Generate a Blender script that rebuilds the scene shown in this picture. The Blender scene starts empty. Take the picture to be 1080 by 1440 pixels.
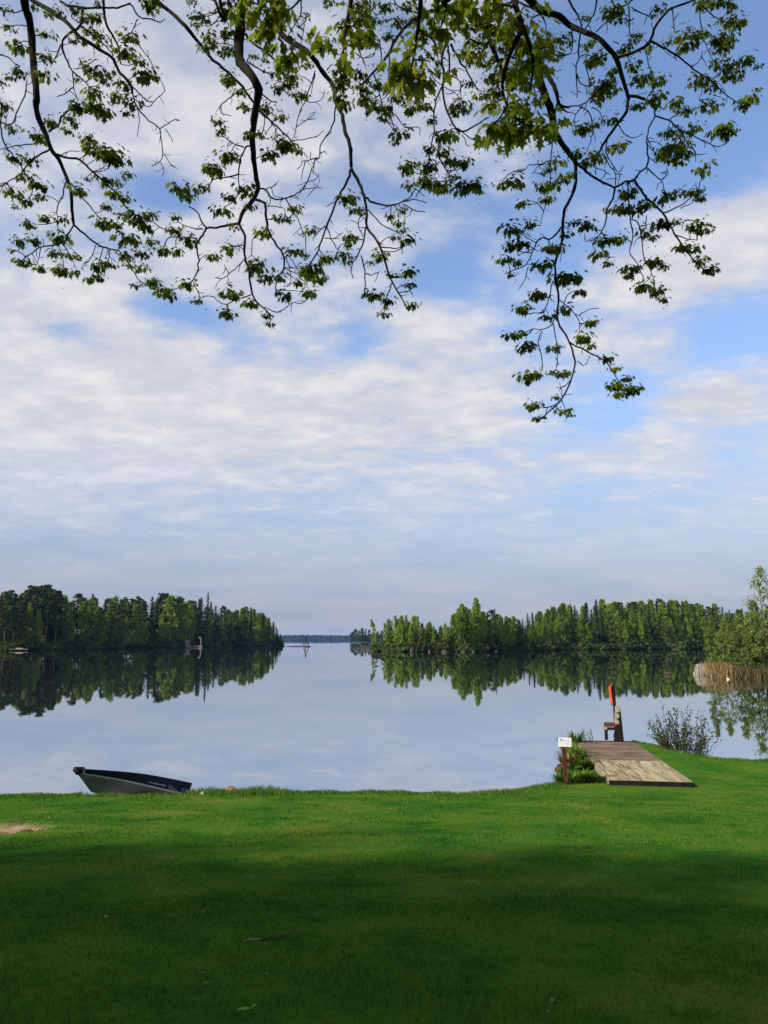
import bpy, math, random
import numpy as np
from mathutils import Vector, Matrix

R = math.radians
sc = bpy.context.scene
col = sc.collection
W, H, F = 1080.0, 1440.0, 1082.0
HORIZON = 897.5
PITCH = math.atan((HORIZON - H / 2) / F)
CAM = np.array([0.0, 0.0, 5.0])
FWD = np.array([0, math.cos(PITCH), math.sin(PITCH)])
UP = np.array([0, -math.sin(PITCH), math.cos(PITCH)])
RT = np.array([1.0, 0, 0])
rng = np.random.default_rng(7)
random.seed(7)


def ray(px, py):
    return RT * ((px - W / 2) / F) + UP * ((H / 2 - py) / F) + FWD


def at(px, py, d):            # point at axial depth d
    return CAM + ray(px, py) * d


def on_z(px, py, z=0.0):      # point where the sight line meets a level
    r = ray(px, py)
    return CAM + r * ((z - CAM[2]) / r[2])


def proj(P):
    v = np.asarray(P) - CAM
    d = v @ FWD
    return W / 2 + F * (v @ RT) / d, H / 2 - F * (v @ UP) / d


# ---------------------------------------------------------------- materials
def new_mat(name):
    m = bpy.data.materials.new(name)
    m.use_nodes = True
    nt = m.node_tree
    nt.nodes.clear()
    out = nt.nodes.new('ShaderNodeOutputMaterial')
    return m, nt, out


def N(nt, typ, **kw):
    n = nt.nodes.new(typ)
    for k, v in kw.items():
        if k.startswith('i_'):
            key = k[2:]
            key = int(key) if key.isdigit() else key.replace('_', ' ')
            n.inputs[key].default_value = v
        else:
            setattr(n, k, v)
    return n


def ramp(nt, fac, stops):
    r = nt.nodes.new('ShaderNodeValToRGB')
    els = r.color_ramp.elements
    while len(els) < len(stops):
        els.new(0.5)
    for e, (p, c) in zip(els, stops):
        e.position = p
        e.color = (c[0], c[1], c[2], 1)
    nt.links.new(fac, r.inputs['Fac'])
    return r.outputs['Color']


def solid(name, stops, scale=6.0, rough=0.8, stretch=(1, 1, 1), bump=0.0, metallic=0.0, detail=6.0, coords='Object', spec=0.08, tint=0.0):
    m, nt, out = new_mat(name)
    tc = N(nt, 'ShaderNodeTexCoord')
    mp = N(nt, 'ShaderNodeMapping')
    mp.inputs['Scale'].default_value = stretch
    nt.links.new(tc.outputs[coords], mp.inputs['Vector'])
    no = N(nt, 'ShaderNodeTexNoise', i_Scale=scale, i_Detail=detail, i_Roughness=0.6)
    nt.links.new(mp.outputs['Vector'], no.inputs['Vector'])
    fo = no.outputs['Fac']
    if tint:                      # board to board difference
        ta = N(nt, 'ShaderNodeAttribute', attribute_name='tint')
        m1 = N(nt, 'ShaderNodeMath', operation='SUBTRACT'); m1.inputs[1].default_value = 0.5
        m2 = N(nt, 'ShaderNodeMath', operation='MULTIPLY_ADD'); m2.inputs[1].default_value = tint
        nt.links.new(ta.outputs['Fac'], m1.inputs[0]); nt.links.new(m1.outputs[0], m2.inputs[0]); nt.links.new(fo, m2.inputs[2])
        fo = m2.outputs[0]
    c = ramp(nt, fo, stops)
    b = N(nt, 'ShaderNodeBsdfPrincipled', i_Roughness=rough, i_Metallic=metallic)
    b.inputs['Specular IOR Level'].default_value = spec
    nt.links.new(c, b.inputs['Base Color'])
    if bump:
        bp = N(nt, 'ShaderNodeBump', i_Strength=bump, i_Distance=0.02)
        nt.links.new(no.outputs['Fac'], bp.inputs['Height'])
        nt.links.new(bp.outputs['Normal'], b.inputs['Normal'])
    nt.links.new(b.outputs['BSDF'], out.inputs['Surface'])
    return m


def foliage(name, stops, trans=0.35, objrand=0.5):
    """leaf colour runs along stops by the clump's own tint and the tree's own random"""
    m, nt, out = new_mat(name)
    at_ = N(nt, 'ShaderNodeAttribute', attribute_name='tint')
    oi = N(nt, 'ShaderNodeObjectInfo')
    mx = N(nt, 'ShaderNodeMix', data_type='FLOAT')
    mx.inputs[0].default_value = objrand
    nt.links.new(at_.outputs['Fac'], mx.inputs[2])
    nt.links.new(oi.outputs['Random'], mx.inputs[3])
    c = ramp(nt, mx.outputs[0], stops)
    d = N(nt, 'ShaderNodeBsdfDiffuse')
    t = N(nt, 'ShaderNodeBsdfTranslucent')
    s = N(nt, 'ShaderNodeMixShader')
    s.inputs[0].default_value = trans
    nt.links.new(c, d.inputs['Color'])
    nt.links.new(c, t.inputs['Color'])
    nt.links.new(d.outputs[0], s.inputs[1])
    nt.links.new(t.outputs[0], s.inputs[2])
    nt.links.new(s.outputs[0], out.inputs['Surface'])
    return m


# ---------------------------------------------------------------- mesh helpers
class MB:
    def __init__(self):
        self.v, self.f, self.t, self.n = [], [], [], 0

    def add(self, verts, faces, tint=0.5):
        verts = np.asarray(verts, float).reshape(-1, 3)
        for fc in faces:
            self.f.append([i + self.n for i in fc])
            self.t.append(tint)
        self.v.append(verts)
        self.n += len(verts)

    def box(self, c, s, M=None):
        c = np.array(c, float); s = np.array(s, float) / 2
        p = np.array([[x, y, z] for x in (-1, 1) for y in (-1, 1) for z in (-1, 1)], float) * s
        if M is not None:
            p = p @ np.array(M).T
        self.add(p + c, [[0, 1, 3, 2], [4, 6, 7, 5], [0, 4, 5, 1], [2, 3, 7, 6], [0, 2, 6, 4], [1, 5, 7, 3]])

    def hexa(self, a, b, tint=0.5):     # two quads of four corners, bottom a and top b
        self.add(list(a) + list(b), [[3, 2, 1, 0], [4, 5, 6, 7], [0, 1, 5, 4], [1, 2, 6, 5], [2, 3, 7, 6], [3, 0, 4, 7]], tint)

    def tube(self, pts, rad, n=6, cap=True):
        pts = np.asarray(pts, float)
        k = len(pts)
        rad = np.broadcast_to(np.asarray(rad, float), (k,))
        tan = np.gradient(pts, axis=0)
        tan /= np.linalg.norm(tan, axis=1)[:, None] + 1e-9
        ref = np.array([0, 0, 1.0]) if abs(tan[0][2]) < 0.9 else np.array([1.0, 0, 0])
        u = np.cross(tan[0], ref); u /= np.linalg.norm(u)
        V = []
        for i in range(k):
            u = u - tan[i] * (u @ tan[i]); u /= np.linalg.norm(u) + 1e-9
            w = np.cross(tan[i], u)
            for j in range(n):
                a = 2 * math.pi * j / n
                V.append(pts[i] + rad[i] * (math.cos(a) * u + math.sin(a) * w))
        Fc = []
        for i in range(k - 1):
            for j in range(n):
                j2 = (j + 1) % n
                Fc.append([i * n + j, i * n + j2, (i + 1) * n + j2, (i + 1) * n + j])
        if cap:
            Fc.append(list(range(n))[::-1])
            Fc.append([(k - 1) * n + j for j in range(n)])
        self.add(V, Fc)

    def mesh(self, name, mat, smooth=False):
        me = bpy.data.meshes.new(name)
        V = np.concatenate(self.v) if self.v else np.zeros((0, 3))
        me.from_pydata(V.tolist(), [], self.f)
        a = me.attributes.new('tint', 'FLOAT', 'FACE')
        a.data.foreach_set('value', np.array(self.t, np.float32))
        if smooth:
            me.polygons.foreach_set('use_smooth', np.ones(len(self.f), bool))
        me.materials.append(mat)
        me.update()
        return me

    def build(self, name, mat, parent=None, smooth=False):
        return link(name, self.mesh(name, mat, smooth), parent)


def raw_mesh(name, V, Fq, tint, mat, smooth=False):
    """fast path: V (n,3), Fq (m,k) all the same size, tint (m,)"""
    V = np.asarray(V, np.float32); Fq = np.asarray(Fq, np.int32)
    me = bpy.data.meshes.new(name)
    m, k = Fq.shape
    me.vertices.add(len(V)); me.vertices.foreach_set('co', V.ravel())
    me.loops.add(m * k); me.loops.foreach_set('vertex_index', Fq.ravel())
    me.polygons.add(m)
    me.polygons.foreach_set('loop_start', np.arange(0, m * k, k, dtype=np.int32))
    me.polygons.foreach_set('loop_total', np.full(m, k, np.int32))
    if smooth:
        me.polygons.foreach_set('use_smooth', np.ones(m, bool))
    me.update(calc_edges=True)
    a = me.attributes.new('tint', 'FLOAT', 'FACE')
    a.data.foreach_set('value', np.asarray(tint, np.float32))
    me.materials.append(mat)
    return me


def link(name, data, parent=None):
    o = bpy.data.objects.new(name, data)
    col.objects.link(o)
    if parent is not None:
        o.parent = parent
    return o


def empty(name, loc=(0, 0, 0), rz=0.0):
    o = bpy.data.objects.new(name, None)
    o.empty_display_size = 0.3
    col.objects.link(o)
    o.location = loc
    o.rotation_euler = (0, 0, rz)
    return o


def tag(o, label=None, cat=None, group=None, kind=None):
    if label: o['label'] = label
    if cat: o['category'] = cat
    if group: o['group'] = group
    if kind: o['kind'] = kind
    return o


def copy_tree(o, parent=None):
    c = o.copy()
    col.objects.link(c)
    c.parent = parent
    for ch in list(o.children):
        copy_tree(ch, c)
    return c


def rand_rot(n, g=rng):
    q = g.normal(size=(n, 4)); q /= np.linalg.norm(q, axis=1)[:, None]
    w, x, y, z = q.T
    M = np.empty((n, 3, 3))
    M[:, 0, 0] = 1 - 2 * (y * y + z * z); M[:, 0, 1] = 2 * (x * y - z * w); M[:, 0, 2] = 2 * (x * z + y * w)
    M[:, 1, 0] = 2 * (x * y + z * w); M[:, 1, 1] = 1 - 2 * (x * x + z * z); M[:, 1, 2] = 2 * (y * z - x * w)
    M[:, 2, 0] = 2 * (x * z - y * w); M[:, 2, 1] = 2 * (y * z + x * w); M[:, 2, 2] = 1 - 2 * (x * x + y * y)
    return M


def cards(C, size, g=rng, flat=0.0):
    """leaf clump faces: bent rhombs of random attitude at C; flat in 0..1 presses them towards level"""
    C = np.asarray(C); n = len(C)
    M = rand_rot(n, g)
    base = np.array([[-0.5, 0, 0], [0, -0.32, 0.06], [0.5, 0, 0], [0, 0.32, -0.06]])
    P = np.einsum('nij,kj->nki', M, base)
    P *= 1 + g.uniform(-0.3, 0.3, size=(n, 4, 1))
    if flat:
        P[:, :, 2] *= (1 - flat)
    P *= np.broadcast_to(np.asarray(size), (n,))[:, None, None]
    V = (P + C[:, None, :]).reshape(-1, 3)
    return V, np.arange(4 * n).reshape(n, 4)


# ---------------------------------------------------------------- camera
cd = bpy.data.cameras.new('camera')
cam = bpy.data.objects.new('camera', cd)
col.objects.link(cam)
cam.location = CAM.tolist()
cam.rotation_euler = (math.pi / 2 + PITCH, 0, 0)
cd.sensor_fit = 'VERTICAL'
cd.sensor_height = 36
cd.lens = F / H * 36
cd.clip_start = 0.05
cd.clip_end = 30000
cd.dof.use_dof = True
cd.dof.focus_distance = 120
cd.dof.aperture_fstop = 7.0
sc.camera = cam

# ---------------------------------------------------------------- light
SUN_EL, SUN_AZ_LEFT = R(31), R(122)     # azimuth measured from straight ahead towards the left
sdir = np.array([-math.sin(SUN_AZ_LEFT) * math.cos(SUN_EL), math.cos(SUN_AZ_LEFT) * math.cos(SUN_EL), math.sin(SUN_EL)])
sl = bpy.data.lights.new('sun', 'SUN')
sl.energy = 2.55
sl.angle = R(2.2)
sl.color = (1.0, 0.93, 0.80)
so = bpy.data.objects.new('sun', sl)
col.objects.link(so)
so.rotation_euler = Vector(sdir.tolist()).to_track_quat('Z', 'Y').to_euler()
so.location = (-40, -30, 40)

SKY_STRENGTH = 0.075
wd = bpy.data.worlds.new('World')
sc.world = wd
wd.use_nodes = True
nt = wd.node_tree
nt.nodes.clear()
wout = N(nt, 'ShaderNodeOutputWorld')
bg = N(nt, 'ShaderNodeBackground')
bg.inputs['Strength'].default_value = SKY_STRENGTH
nt.links.new(bg.outputs[0], wout.inputs[0])
sky = N(nt, 'ShaderNodeTexSky')
sky.sky_type = 'NISHITA'
sky.sun_disc = False
sky.sun_elevation = SUN_EL
sky.sun_rotation = math.atan2(sdir[0], sdir[1])
sky.air_density = 1.0
sky.dust_density = 0.6
sky.ozone_density = 2.5
tc = N(nt, 'ShaderNodeTexCoord')
sx = N(nt, 'ShaderNodeSeparateXYZ')
nt.links.new(tc.outputs['Generated'], sx.inputs[0])


def M_(op, a, b=None, clamp=False):
    n = N(nt, 'ShaderNodeMath', operation=op, use_clamp=clamp)
    for i, v in enumerate((a, b)):
        if v is None:
            continue
        if isinstance(v, (int, float)):
            n.inputs[i].default_value = v
        else:
            nt.links.new(v, n.inputs[i])
    return n.outputs[0]


def smooth(v, a, b, lo, hi):
    n = N(nt, 'ShaderNodeMapRange', interpolation_type='SMOOTHSTEP')
    n.inputs[1].default_value = a; n.inputs[2].default_value = b
    n.inputs[3].default_value = lo; n.inputs[4].default_value = hi
    nt.links.new(v, n.inputs[0])
    return n.outputs[0]


zc = M_('MAXIMUM', sx.outputs['Z'], 0.0)
den = M_('ADD', zc, 0.16)
cx = M_('DIVIDE', sx.outputs['X'], den)
cy = M_('DIVIDE', sx.outputs['Y'], den)
cmb = N(nt, 'ShaderNodeCombineXYZ')
nt.links.new(cx, cmb.inputs[0]); nt.links.new(cy, cmb.inputs[1])


def cloud_noise(scale, stretch, rot, detail, rough, dist=0.0):
    mp = N(nt, 'ShaderNodeMapping')
    mp.inputs['Scale'].default_value = stretch
    mp.inputs['Rotation'].default_value = (0, 0, rot)
    nt.links.new(cmb.outputs[0], mp.inputs['Vector'])
    n = N(nt, 'ShaderNodeTexNoise', i_Scale=scale, i_Detail=detail, i_Roughness=rough, i_Distortion=dist)
    nt.links.new(mp.outputs[0], n.inputs['Vector'])
    return n.outputs['Fac']


n_big = cloud_noise(1.5, (1, 1.25, 1), 0.25, 5, 0.55, 0.3)
n_mid = cloud_noise(4.0, (1, 1.5, 1), 0.2, 6, 0.52, 0.15)
n_rip = cloud_noise(12.0, (1.0, 1.15, 1), 0.32, 5, 0.55, 0.3)

# where cloud is thick (+) or the blue shows (-): directions on the sky
SK = [  # px, py, reach px, weight
    (120, 120, 260, 0.16), (420, 60, 200, 0.10), (300, 170, 150, 0.10),
    (235, 275, 80, -0.34), (225, 435, 60, -0.36), (285, 440, 50, -0.22), (100, 470, 60, -0.22), (330, 490, 60, -0.20), (420, 500, 60, -0.18), (500, 478, 70, -0.26), (610, 390, 70, -0.22), (560, 60, 80, -0.2),
    (150, 575, 330, 0.26), (470, 590, 260, 0.20), (300, 340, 120, 0.10), (60, 470, 200, 0.12), (60, 660, 220, 0.14),
    (1000, 130, 300, -0.42), (900, 20, 200, -0.12), (640, 360, 90, -0.16), (560, 210, 100, 0.06), (720, 420, 120, -0.12),
    (990, 350, 110, 0.34), (1070, 300, 90, 0.30), (900, 400, 110, 0.16), (880, 450, 130, -0.12), (1030, 470, 90, -0.30), (900, 545, 110, -0.30), (800, 590, 90, -0.18),
    (930, 500, 70, 0.32), (850, 490, 70, 0.22), (1020, 562, 60, 0.34), (950, 566, 50, 0.30), (640, 500, 140, 0.14), (690, 280, 100, -0.02),
    (930, 650, 220, 0.08), (650, 640, 180, 0.10), (170, 795, 220, -0.20), (420, 775, 150, -0.10), (720, 770, 160, -0.06),
]
acc = None
zy = 1.55
v2 = N(nt, 'ShaderNodeVectorMath', operation='MULTIPLY')
v2.inputs[1].default_value = (1, 0.6, zy)
nt.links.new(tc.outputs['Generated'], v2.inputs[0])
for px, py, rpx, wt in SK:
    d = ray(px, py); d = d / np.linalg.norm(d)
    c = d * np.array([1, 0.6, zy])
    dn = N(nt, 'ShaderNodeVectorMath', operation='DISTANCE')
    nt.links.new(v2.outputs[0], dn.inputs[0])
    dn.inputs[1].default_value = c.tolist()
    s = smooth(dn.outputs['Value'], 0.0, rpx / F * 1.15, wt, 0.0)
    acc = s if acc is None else M_('ADD', acc, s)

cov = M_('ADD', acc, M_('MULTIPLY', M_('SUBTRACT', n_big, 0.5), 0.75))
cov = M_('ADD', cov, M_('MULTIPLY', M_('SUBTRACT', n_mid, 0.5), 0.70))
cov = M_('ADD', cov, M_('MULTIPLY', M_('SUBTRACT', n_rip, 0.5), 0.42))
cov = M_('ADD', cov, 0.50)
fac = smooth(cov, 0.22, 0.74, 0.04, 0.96)
# thin veil near the horizon
veil = smooth(sx.outputs['Z'], 0.0, 0.42, 0.96, 0.0)
CL = 3.0
shade = M_('ADD', M_('MULTIPLY', n_mid, 0.35), M_('ADD', M_('MULTIPLY', n_rip, 0.22), M_('MULTIPLY', cov, 0.10)))
ccol = ramp(nt, smooth(shade, 0.22, 0.50, 0, 1), [(0.0, (0.80 * CL, 0.815 * CL, 0.90 * CL)), (0.55, (0.92 * CL, 0.92 * CL, 0.99 * CL)), (1.0, (1.12 * CL, 1.10 * CL, 1.09 * CL))])
hcol = ramp(nt, smooth(n_big, 0.3, 0.7, 0, 1), [(0.0, (0.44 * CL, 0.51 * CL, 0.69 * CL)), (1.0, (0.55 * CL, 0.58 * CL, 0.69 * CL))])
mixh = N(nt, 'ShaderNodeMix', data_type='RGBA')
skm = N(nt, 'ShaderNodeMix', data_type='RGBA', blend_type='MULTIPLY'); skm.inputs[0].default_value = 1.0
skm.inputs[7].default_value = (0.82, 0.85, 0.92, 1)
nt.links.new(sky.outputs[0], skm.inputs[6])
nt.links.new(veil, mixh.inputs[0]); nt.links.new(skm.outputs[2], mixh.inputs[6]); nt.links.new(hcol, mixh.inputs[7])
mixc = N(nt, 'ShaderNodeMix', data_type='RGBA')
low = smooth(sx.outputs['Z'], 0.04, 0.27, 0.05, 1.0)
nt.links.new(M_('MULTIPLY', fac, low), mixc.inputs[0])
nt.links.new(mixh.outputs[2], mixc.inputs[6]); nt.links.new(ccol, mixc.inputs[7])
nt.links.new(mixc.outputs[2], bg.inputs['Color'])

vs = sc.view_settings
vs.view_transform = 'Standard'
vs.look = 'None'
vs.exposure = 1.75
vs.gamma = 1.0

# ================================================================ the lawn
def base_z(Y):
    s = 0.12
    v = (2.9 - 0.116 * np.asarray(Y, float)) / s
    return 0.5 + s * np.logaddexp(0, v)


def on_lawn(px, py, lift=0.0):
    r = ray(px, py)
    lo, hi = 1.0, 60.0
    for _ in range(60):
        m = (lo + hi) / 2
        P = CAM + r * m
        if P[2] > base_z(P[1]) + lift: lo = m
        else: hi = m
    return CAM + r * lo


EDGE_PX = [(-260, 1120), (-120, 1121), (0, 1119), (100, 1117), (200, 1117), (300, 1117), (400, 1117.5), (450, 1116), (500, 1113.5), (560, 1114), (640, 1117.5),
           (700, 1114), (750, 1108.5), (783, 1104)]
E = [on_lawn(*p)[:2] for p in EDGE_PX]
for px, py in [(797, 1078), (808, 1052), (816, 1043), (850, 1041), (890, 1041), (905, 1044), (930, 1049), (960, 1057), (1000, 1064), (1040, 1067), (1080, 1068), (1200, 1069)]:
    E.append(on_z(px, py, 0.53)[:2])
E = np.array(E)
E = np.vstack([[-60, E[0][1]], E, [60, E[-1][1] - 2]])


def edge_y(X):
    return np.interp(X, E[:, 0], E[:, 1])


gn = rng.uniform(0, 6.28, (14, 2)); gk = rng.uniform(0.25, 1.6, (14, 2)) * rng.choice([-1, 1], (14, 2))


def lumps(X, Y):
    z = 0
    for (a, b), (p, q) in zip(gk, gn):
        z = z + 0.011 * np.sin(a * X + p) * np.sin(b * Y + q) / (0.5 + abs(a))
    return z


def sand_mask(X, Y):       # the bare sandy hollow at the left
    u = (X - SAND[0]) / 1.15; v = (Y - SAND[1]) / 0.62
    r = np.sqrt(u * u + v * v) + 0.16 * np.sin(3.1 * X + 1.3 * Y) + 0.10 * np.sin(6.7 * Y - 4.1 * X)
    return np.clip((1.05 - r) / 0.22, 0, 1)


SAND = on_lawn(-12, 1165)[:2]


def lawn_z(X, Y):
    X = np.asarray(X, float); Y = np.asarray(Y, float)
    ey = edge_y(X)
    e = Y - ey
    zb = base_z(np.minimum(Y, ey)) + lumps(X, Y)
    k = np.where(X < 4.5, 0.33, 0.55)
    drop = np.where(e > 0, k * e - 0.12 * k * (1 - np.exp(-np.maximum(e, 0) * 6)), 0)
    z = zb - drop
    m = sand_mask(X, Y)
    return np.maximum(z, -1.6) - 0.09 * m


xs = np.arange(-48, 48.01, 0.24); ys = np.concatenate([np.arange(-34, -2, 0.8), np.arange(-2, 16, 0.3), np.arange(16, 46, 0.2)])
GX, GY = np.meshgrid(xs, ys)
GZ = lawn_z(GX, GY)
V = np.stack([GX, GY, GZ], -1).reshape(-1, 3)
nx, ny = len(xs), len(ys)
idx = np.arange(nx * ny).reshape(ny, nx)
Fq = np.stack([idx[:-1, :-1], idx[:-1, 1:], idx[1:, 1:], idx[1:, :-1]], -1).reshape(-1, 4)


def grass_colour(nt_, blades):
    geo = N(nt_, 'ShaderNodeNewGeometry')
    n1 = N(nt_, 'ShaderNodeTexNoise', i_Scale=0.55, i_Detail=5.0, i_Roughness=0.65)
    n2 = N(nt_, 'ShaderNodeTexNoise', i_Scale=3.2, i_Detail=4.0, i_Roughness=0.7)
    mp = N(nt_, 'ShaderNodeMapping'); mp.inputs['Location'].default_value = (3.7, 1.9, 0)
    nt_.links.new(geo.outputs['Position'], mp.inputs[0])
    nt_.links.new(mp.outputs[0], n1.inputs['Vector']); nt_.links.new(mp.outputs[0], n2.inputs['Vector'])
    a = N(nt_, 'ShaderNodeMath', operation='MULTIPLY'); a.inputs[1].default_value = 0.70
    nt_.links.new(n1.outputs['Fac'], a.inputs[0])
    b = N(nt_, 'ShaderNodeMath', operation='MULTIPLY_ADD'); b.inputs[1].default_value = 0.30
    nt_.links.new(n2.outputs['Fac'], b.inputs[0]); nt_.links.new(a.outputs[0], b.inputs[2])
    f = b.outputs[0]
    if blades:
        t = N(nt_, 'ShaderNodeAttribute', attribute_name='tint')
        c = N(nt_, 'ShaderNodeMath', operation='MULTIPLY_ADD'); c.inputs[1].default_value = 0.22; 
        s = N(nt_, 'ShaderNodeMath', operation='SUBTRACT'); s.inputs[1].default_value = 0.5
        nt_.links.new(t.outputs['Fac'], s.inputs[0]); nt_.links.new(s.outputs[0], c.inputs[0]); nt_.links.new(f, c.inputs[2])
        f = c.outputs[0]
    return ramp(nt_, f, [(0.36, (0.022, 0.088, 0.012)), (0.47, (0.046, 0.132, 0.014)), (0.58, (0.082, 0.156, 0.018)), (0.73, (0.170, 0.172, 0.042))])


m_lawn, nt2, out2 = new_mat('lawn_soil_and_turf')
gc = grass_colour(nt2, False)
b = N(nt2, 'ShaderNodeBsdfDiffuse')
at2 = N(nt2, 'ShaderNodeAttribute', attribute_name='sand')
geo = N(nt2, 'ShaderNodeNewGeometry')
ns = N(nt2, 'ShaderNodeTexNoise', i_Scale=5.0, i_Detail=7.0, i_Roughness=0.7)
nt2.links.new(geo.outputs['Position'], ns.inputs['Vector'])
sandc = ramp(nt2, ns.outputs['Fac'], [(0.36, (0.10, 0.065, 0.035)), (0.5, (0.22, 0.155, 0.095)), (0.66, (0.33, 0.245, 0.15))])
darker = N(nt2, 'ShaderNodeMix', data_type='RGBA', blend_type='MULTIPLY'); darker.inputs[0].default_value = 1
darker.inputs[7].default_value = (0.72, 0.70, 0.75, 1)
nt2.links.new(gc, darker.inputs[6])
mxs = N(nt2, 'ShaderNodeMix', data_type='RGBA')
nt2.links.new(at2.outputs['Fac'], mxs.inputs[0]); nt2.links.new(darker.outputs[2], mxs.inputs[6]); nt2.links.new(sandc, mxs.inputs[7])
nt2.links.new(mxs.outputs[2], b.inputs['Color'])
bp = N(nt2, 'ShaderNodeBump', i_Strength=0.5, i_Distance=0.03)
nt2.links.new(ns.outputs['Fac'], bp.inputs['Height']); nt2.links.new(bp.outputs['Normal'], b.inputs['Normal'])
nt2.links.new(b.outputs[0], out2.inputs['Surface'])
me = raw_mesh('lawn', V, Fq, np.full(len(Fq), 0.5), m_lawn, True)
av = me.attributes.new('sand', 'FLOAT', 'POINT')
av.data.foreach_set('value', sand_mask(GX, GY).ravel().astype(np.float32))
lawn = tag(link('lawn', me), 'green lawn sloping down to the lake with a bare sandy hollow', 'lawn', kind='structure')

# ---- grass blades
m_gr, nt3, out3 = new_mat('grass_blades')
gc = grass_colour(nt3, True)
d_ = N(nt3, 'ShaderNodeBsdfDiffuse'); t_ = N(nt3, 'ShaderNodeBsdfTranslucent'); s_ = N(nt3, 'ShaderNodeMixShader'); s_.inputs[0].default_value = 0.4
nt3.links.new(gc, d_.inputs['Color']); nt3.links.new(gc, t_.inputs['Color'])
nt3.links.new(d_.outputs[0], s_.inputs[1]); nt3.links.new(t_.outputs[0], s_.inputs[2]); nt3.links.new(s_.outputs[0], out3.inputs['Surface'])


def blades(X, Y, h, w, g=rng):
    n = len(X)
    Z = lawn_z(X, Y) - 0.01
    a = g.uniform(0, 2 * math.pi, n)
    lean = g.uniform(0.1, 0.75, n) * h
    la = g.uniform(0, 2 * math.pi, n)
    dx, dy = np.cos(a) * w / 2, np.sin(a) * w / 2
    b0 = np.stack([X - dx, Y - dy, Z], -1); b1 = np.stack([X + dx, Y + dy, Z], -1)
    mx, my = X + np.cos(la) * lean * 0.4, Y + np.sin(la) * lean * 0.4
    m0 = np.stack([mx + dx * 0.8, my + dy * 0.8, Z + h * 0.6], -1); m1 = np.stack([mx - dx * 0.8, my - dy * 0.8, Z + h * 0.6], -1)
    tx, ty = X + np.cos(la) * lean, Y + np.sin(la) * lean
    tp = np.stack([tx, ty, Z + h], -1)
    V = np.stack([b0, b1, m0, m1, tp], 1).reshape(-1, 3)
    o = np.arange(n)[:, None] * 5
    F3 = np.concatenate([o + [0, 1, 2], o + [0, 2, 3], o + [3, 2, 4]], 0)
    return V, F3


BX, BY, BH, BW = [], [], [], []
for y0, y1, dens, hh, ww in [(2.6, 5, 3000, 0.040, 0.0045), (5, 8, 1500, 0.045, 0.007), (8, 12, 800, 0.036, 0.010), (12, 17, 480, 0.034, 0.014), (17, 23, 330, 0.032, 0.018), (23, 36, 220, 0.032, 0.022)]:
    xw = 0.56 * y1 + 1.2
    n = int(dens * 2 * xw * (y1 - y0))
    X = rng.uniform(-xw, xw, n); Y = rng.uniform(y0, y1, n)
    ok = (sand_mask(X, Y) < rng.uniform(0.1, 0.9, n)) & (lawn_z(X, Y) > 0.12)
    X, Y = X[ok], Y[ok]
    clump = 0.65 + 0.5 * (0.5 + 0.5 * np.sin(2.1 * X + 1.7 * np.sin(1.3 * Y))) * (0.5 + 0.5 * np.sin(2.6 * Y + 1.1 * np.sin(1.9 * X)))
    BX.append(X); BY.append(Y); BH.append(hh * clump * rng.uniform(0.6, 1.35, len(X))); BW.append(ww * rng.uniform(0.7, 1.3, len(X)))
# longer fringe along the water's edge
n = 26000
X = rng.uniform(-14, 18, n)
e = rng.normal(0.0, 0.45, n)
Y = edge_y(X) + e
clump = 0.5 + 0.5 * np.sin(3.3 * X + 2 * np.sin(0.9 * X)) * np.sin(1.7 * X)
px_ = 540 + 1082 * X / Y
boost = 1 + 0.9 * np.exp(-((px_ - 350) / 55) ** 2) * (0.5 + 0.8 * clump)
h = (0.06 + 0.10 * clump * rng.uniform(0.2, 1, n)) * boost
ok = ((X < 5.4) | (X > 11.0)) & ~((px_ > 135) & (px_ < 276) & (e > -.25))
BX.append(X[ok]); BY.append(Y[ok]); BH.append(h[ok]); BW.append(rng.uniform(0.008, 0.02, n)[ok])
# rank tufts the mower left
ts = 420
tx, ty = rng.uniform(-12, 14, ts), rng.uniform(2.8, 21, ts)
k = 55
X = (tx[:, None] + rng.normal(0, .10, (ts, k)) * rng.uniform(.6, 2.2, (ts, 1))).ravel(); Y = (ty[:, None] + rng.normal(0, .07, (ts, k)) * rng.uniform(.6, 1.6, (ts, 1))).ravel()
h = (rng.uniform(.035, .06, (ts, 1)) * rng.uniform(.6, 1.2, (ts, k))).ravel()
ok = (Y < edge_y(X) - .3) & (sand_mask(X, Y) < .2) & (np.abs(X) < .56 * Y + 1.2)
BX.append(X[ok]); BY.append(Y[ok]); BH.append(h[ok]); BW.append((rng.uniform(.005, .009, len(X)) * (1 + Y / 14))[ok])
X, Y, h, w = map(np.concatenate, (BX, BY, BH, BW))
Vg, Fg = blades(X, Y, h, w)
tn = rng.uniform(0, 1, len(X))
tag(link('grass', raw_mesh('grass', Vg, Fg, np.concatenate([tn, tn, tn]), m_gr)), 'short green grass blades covering the lawn up to the water', 'grass', kind='stuff')
print('blades', len(X))

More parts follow.
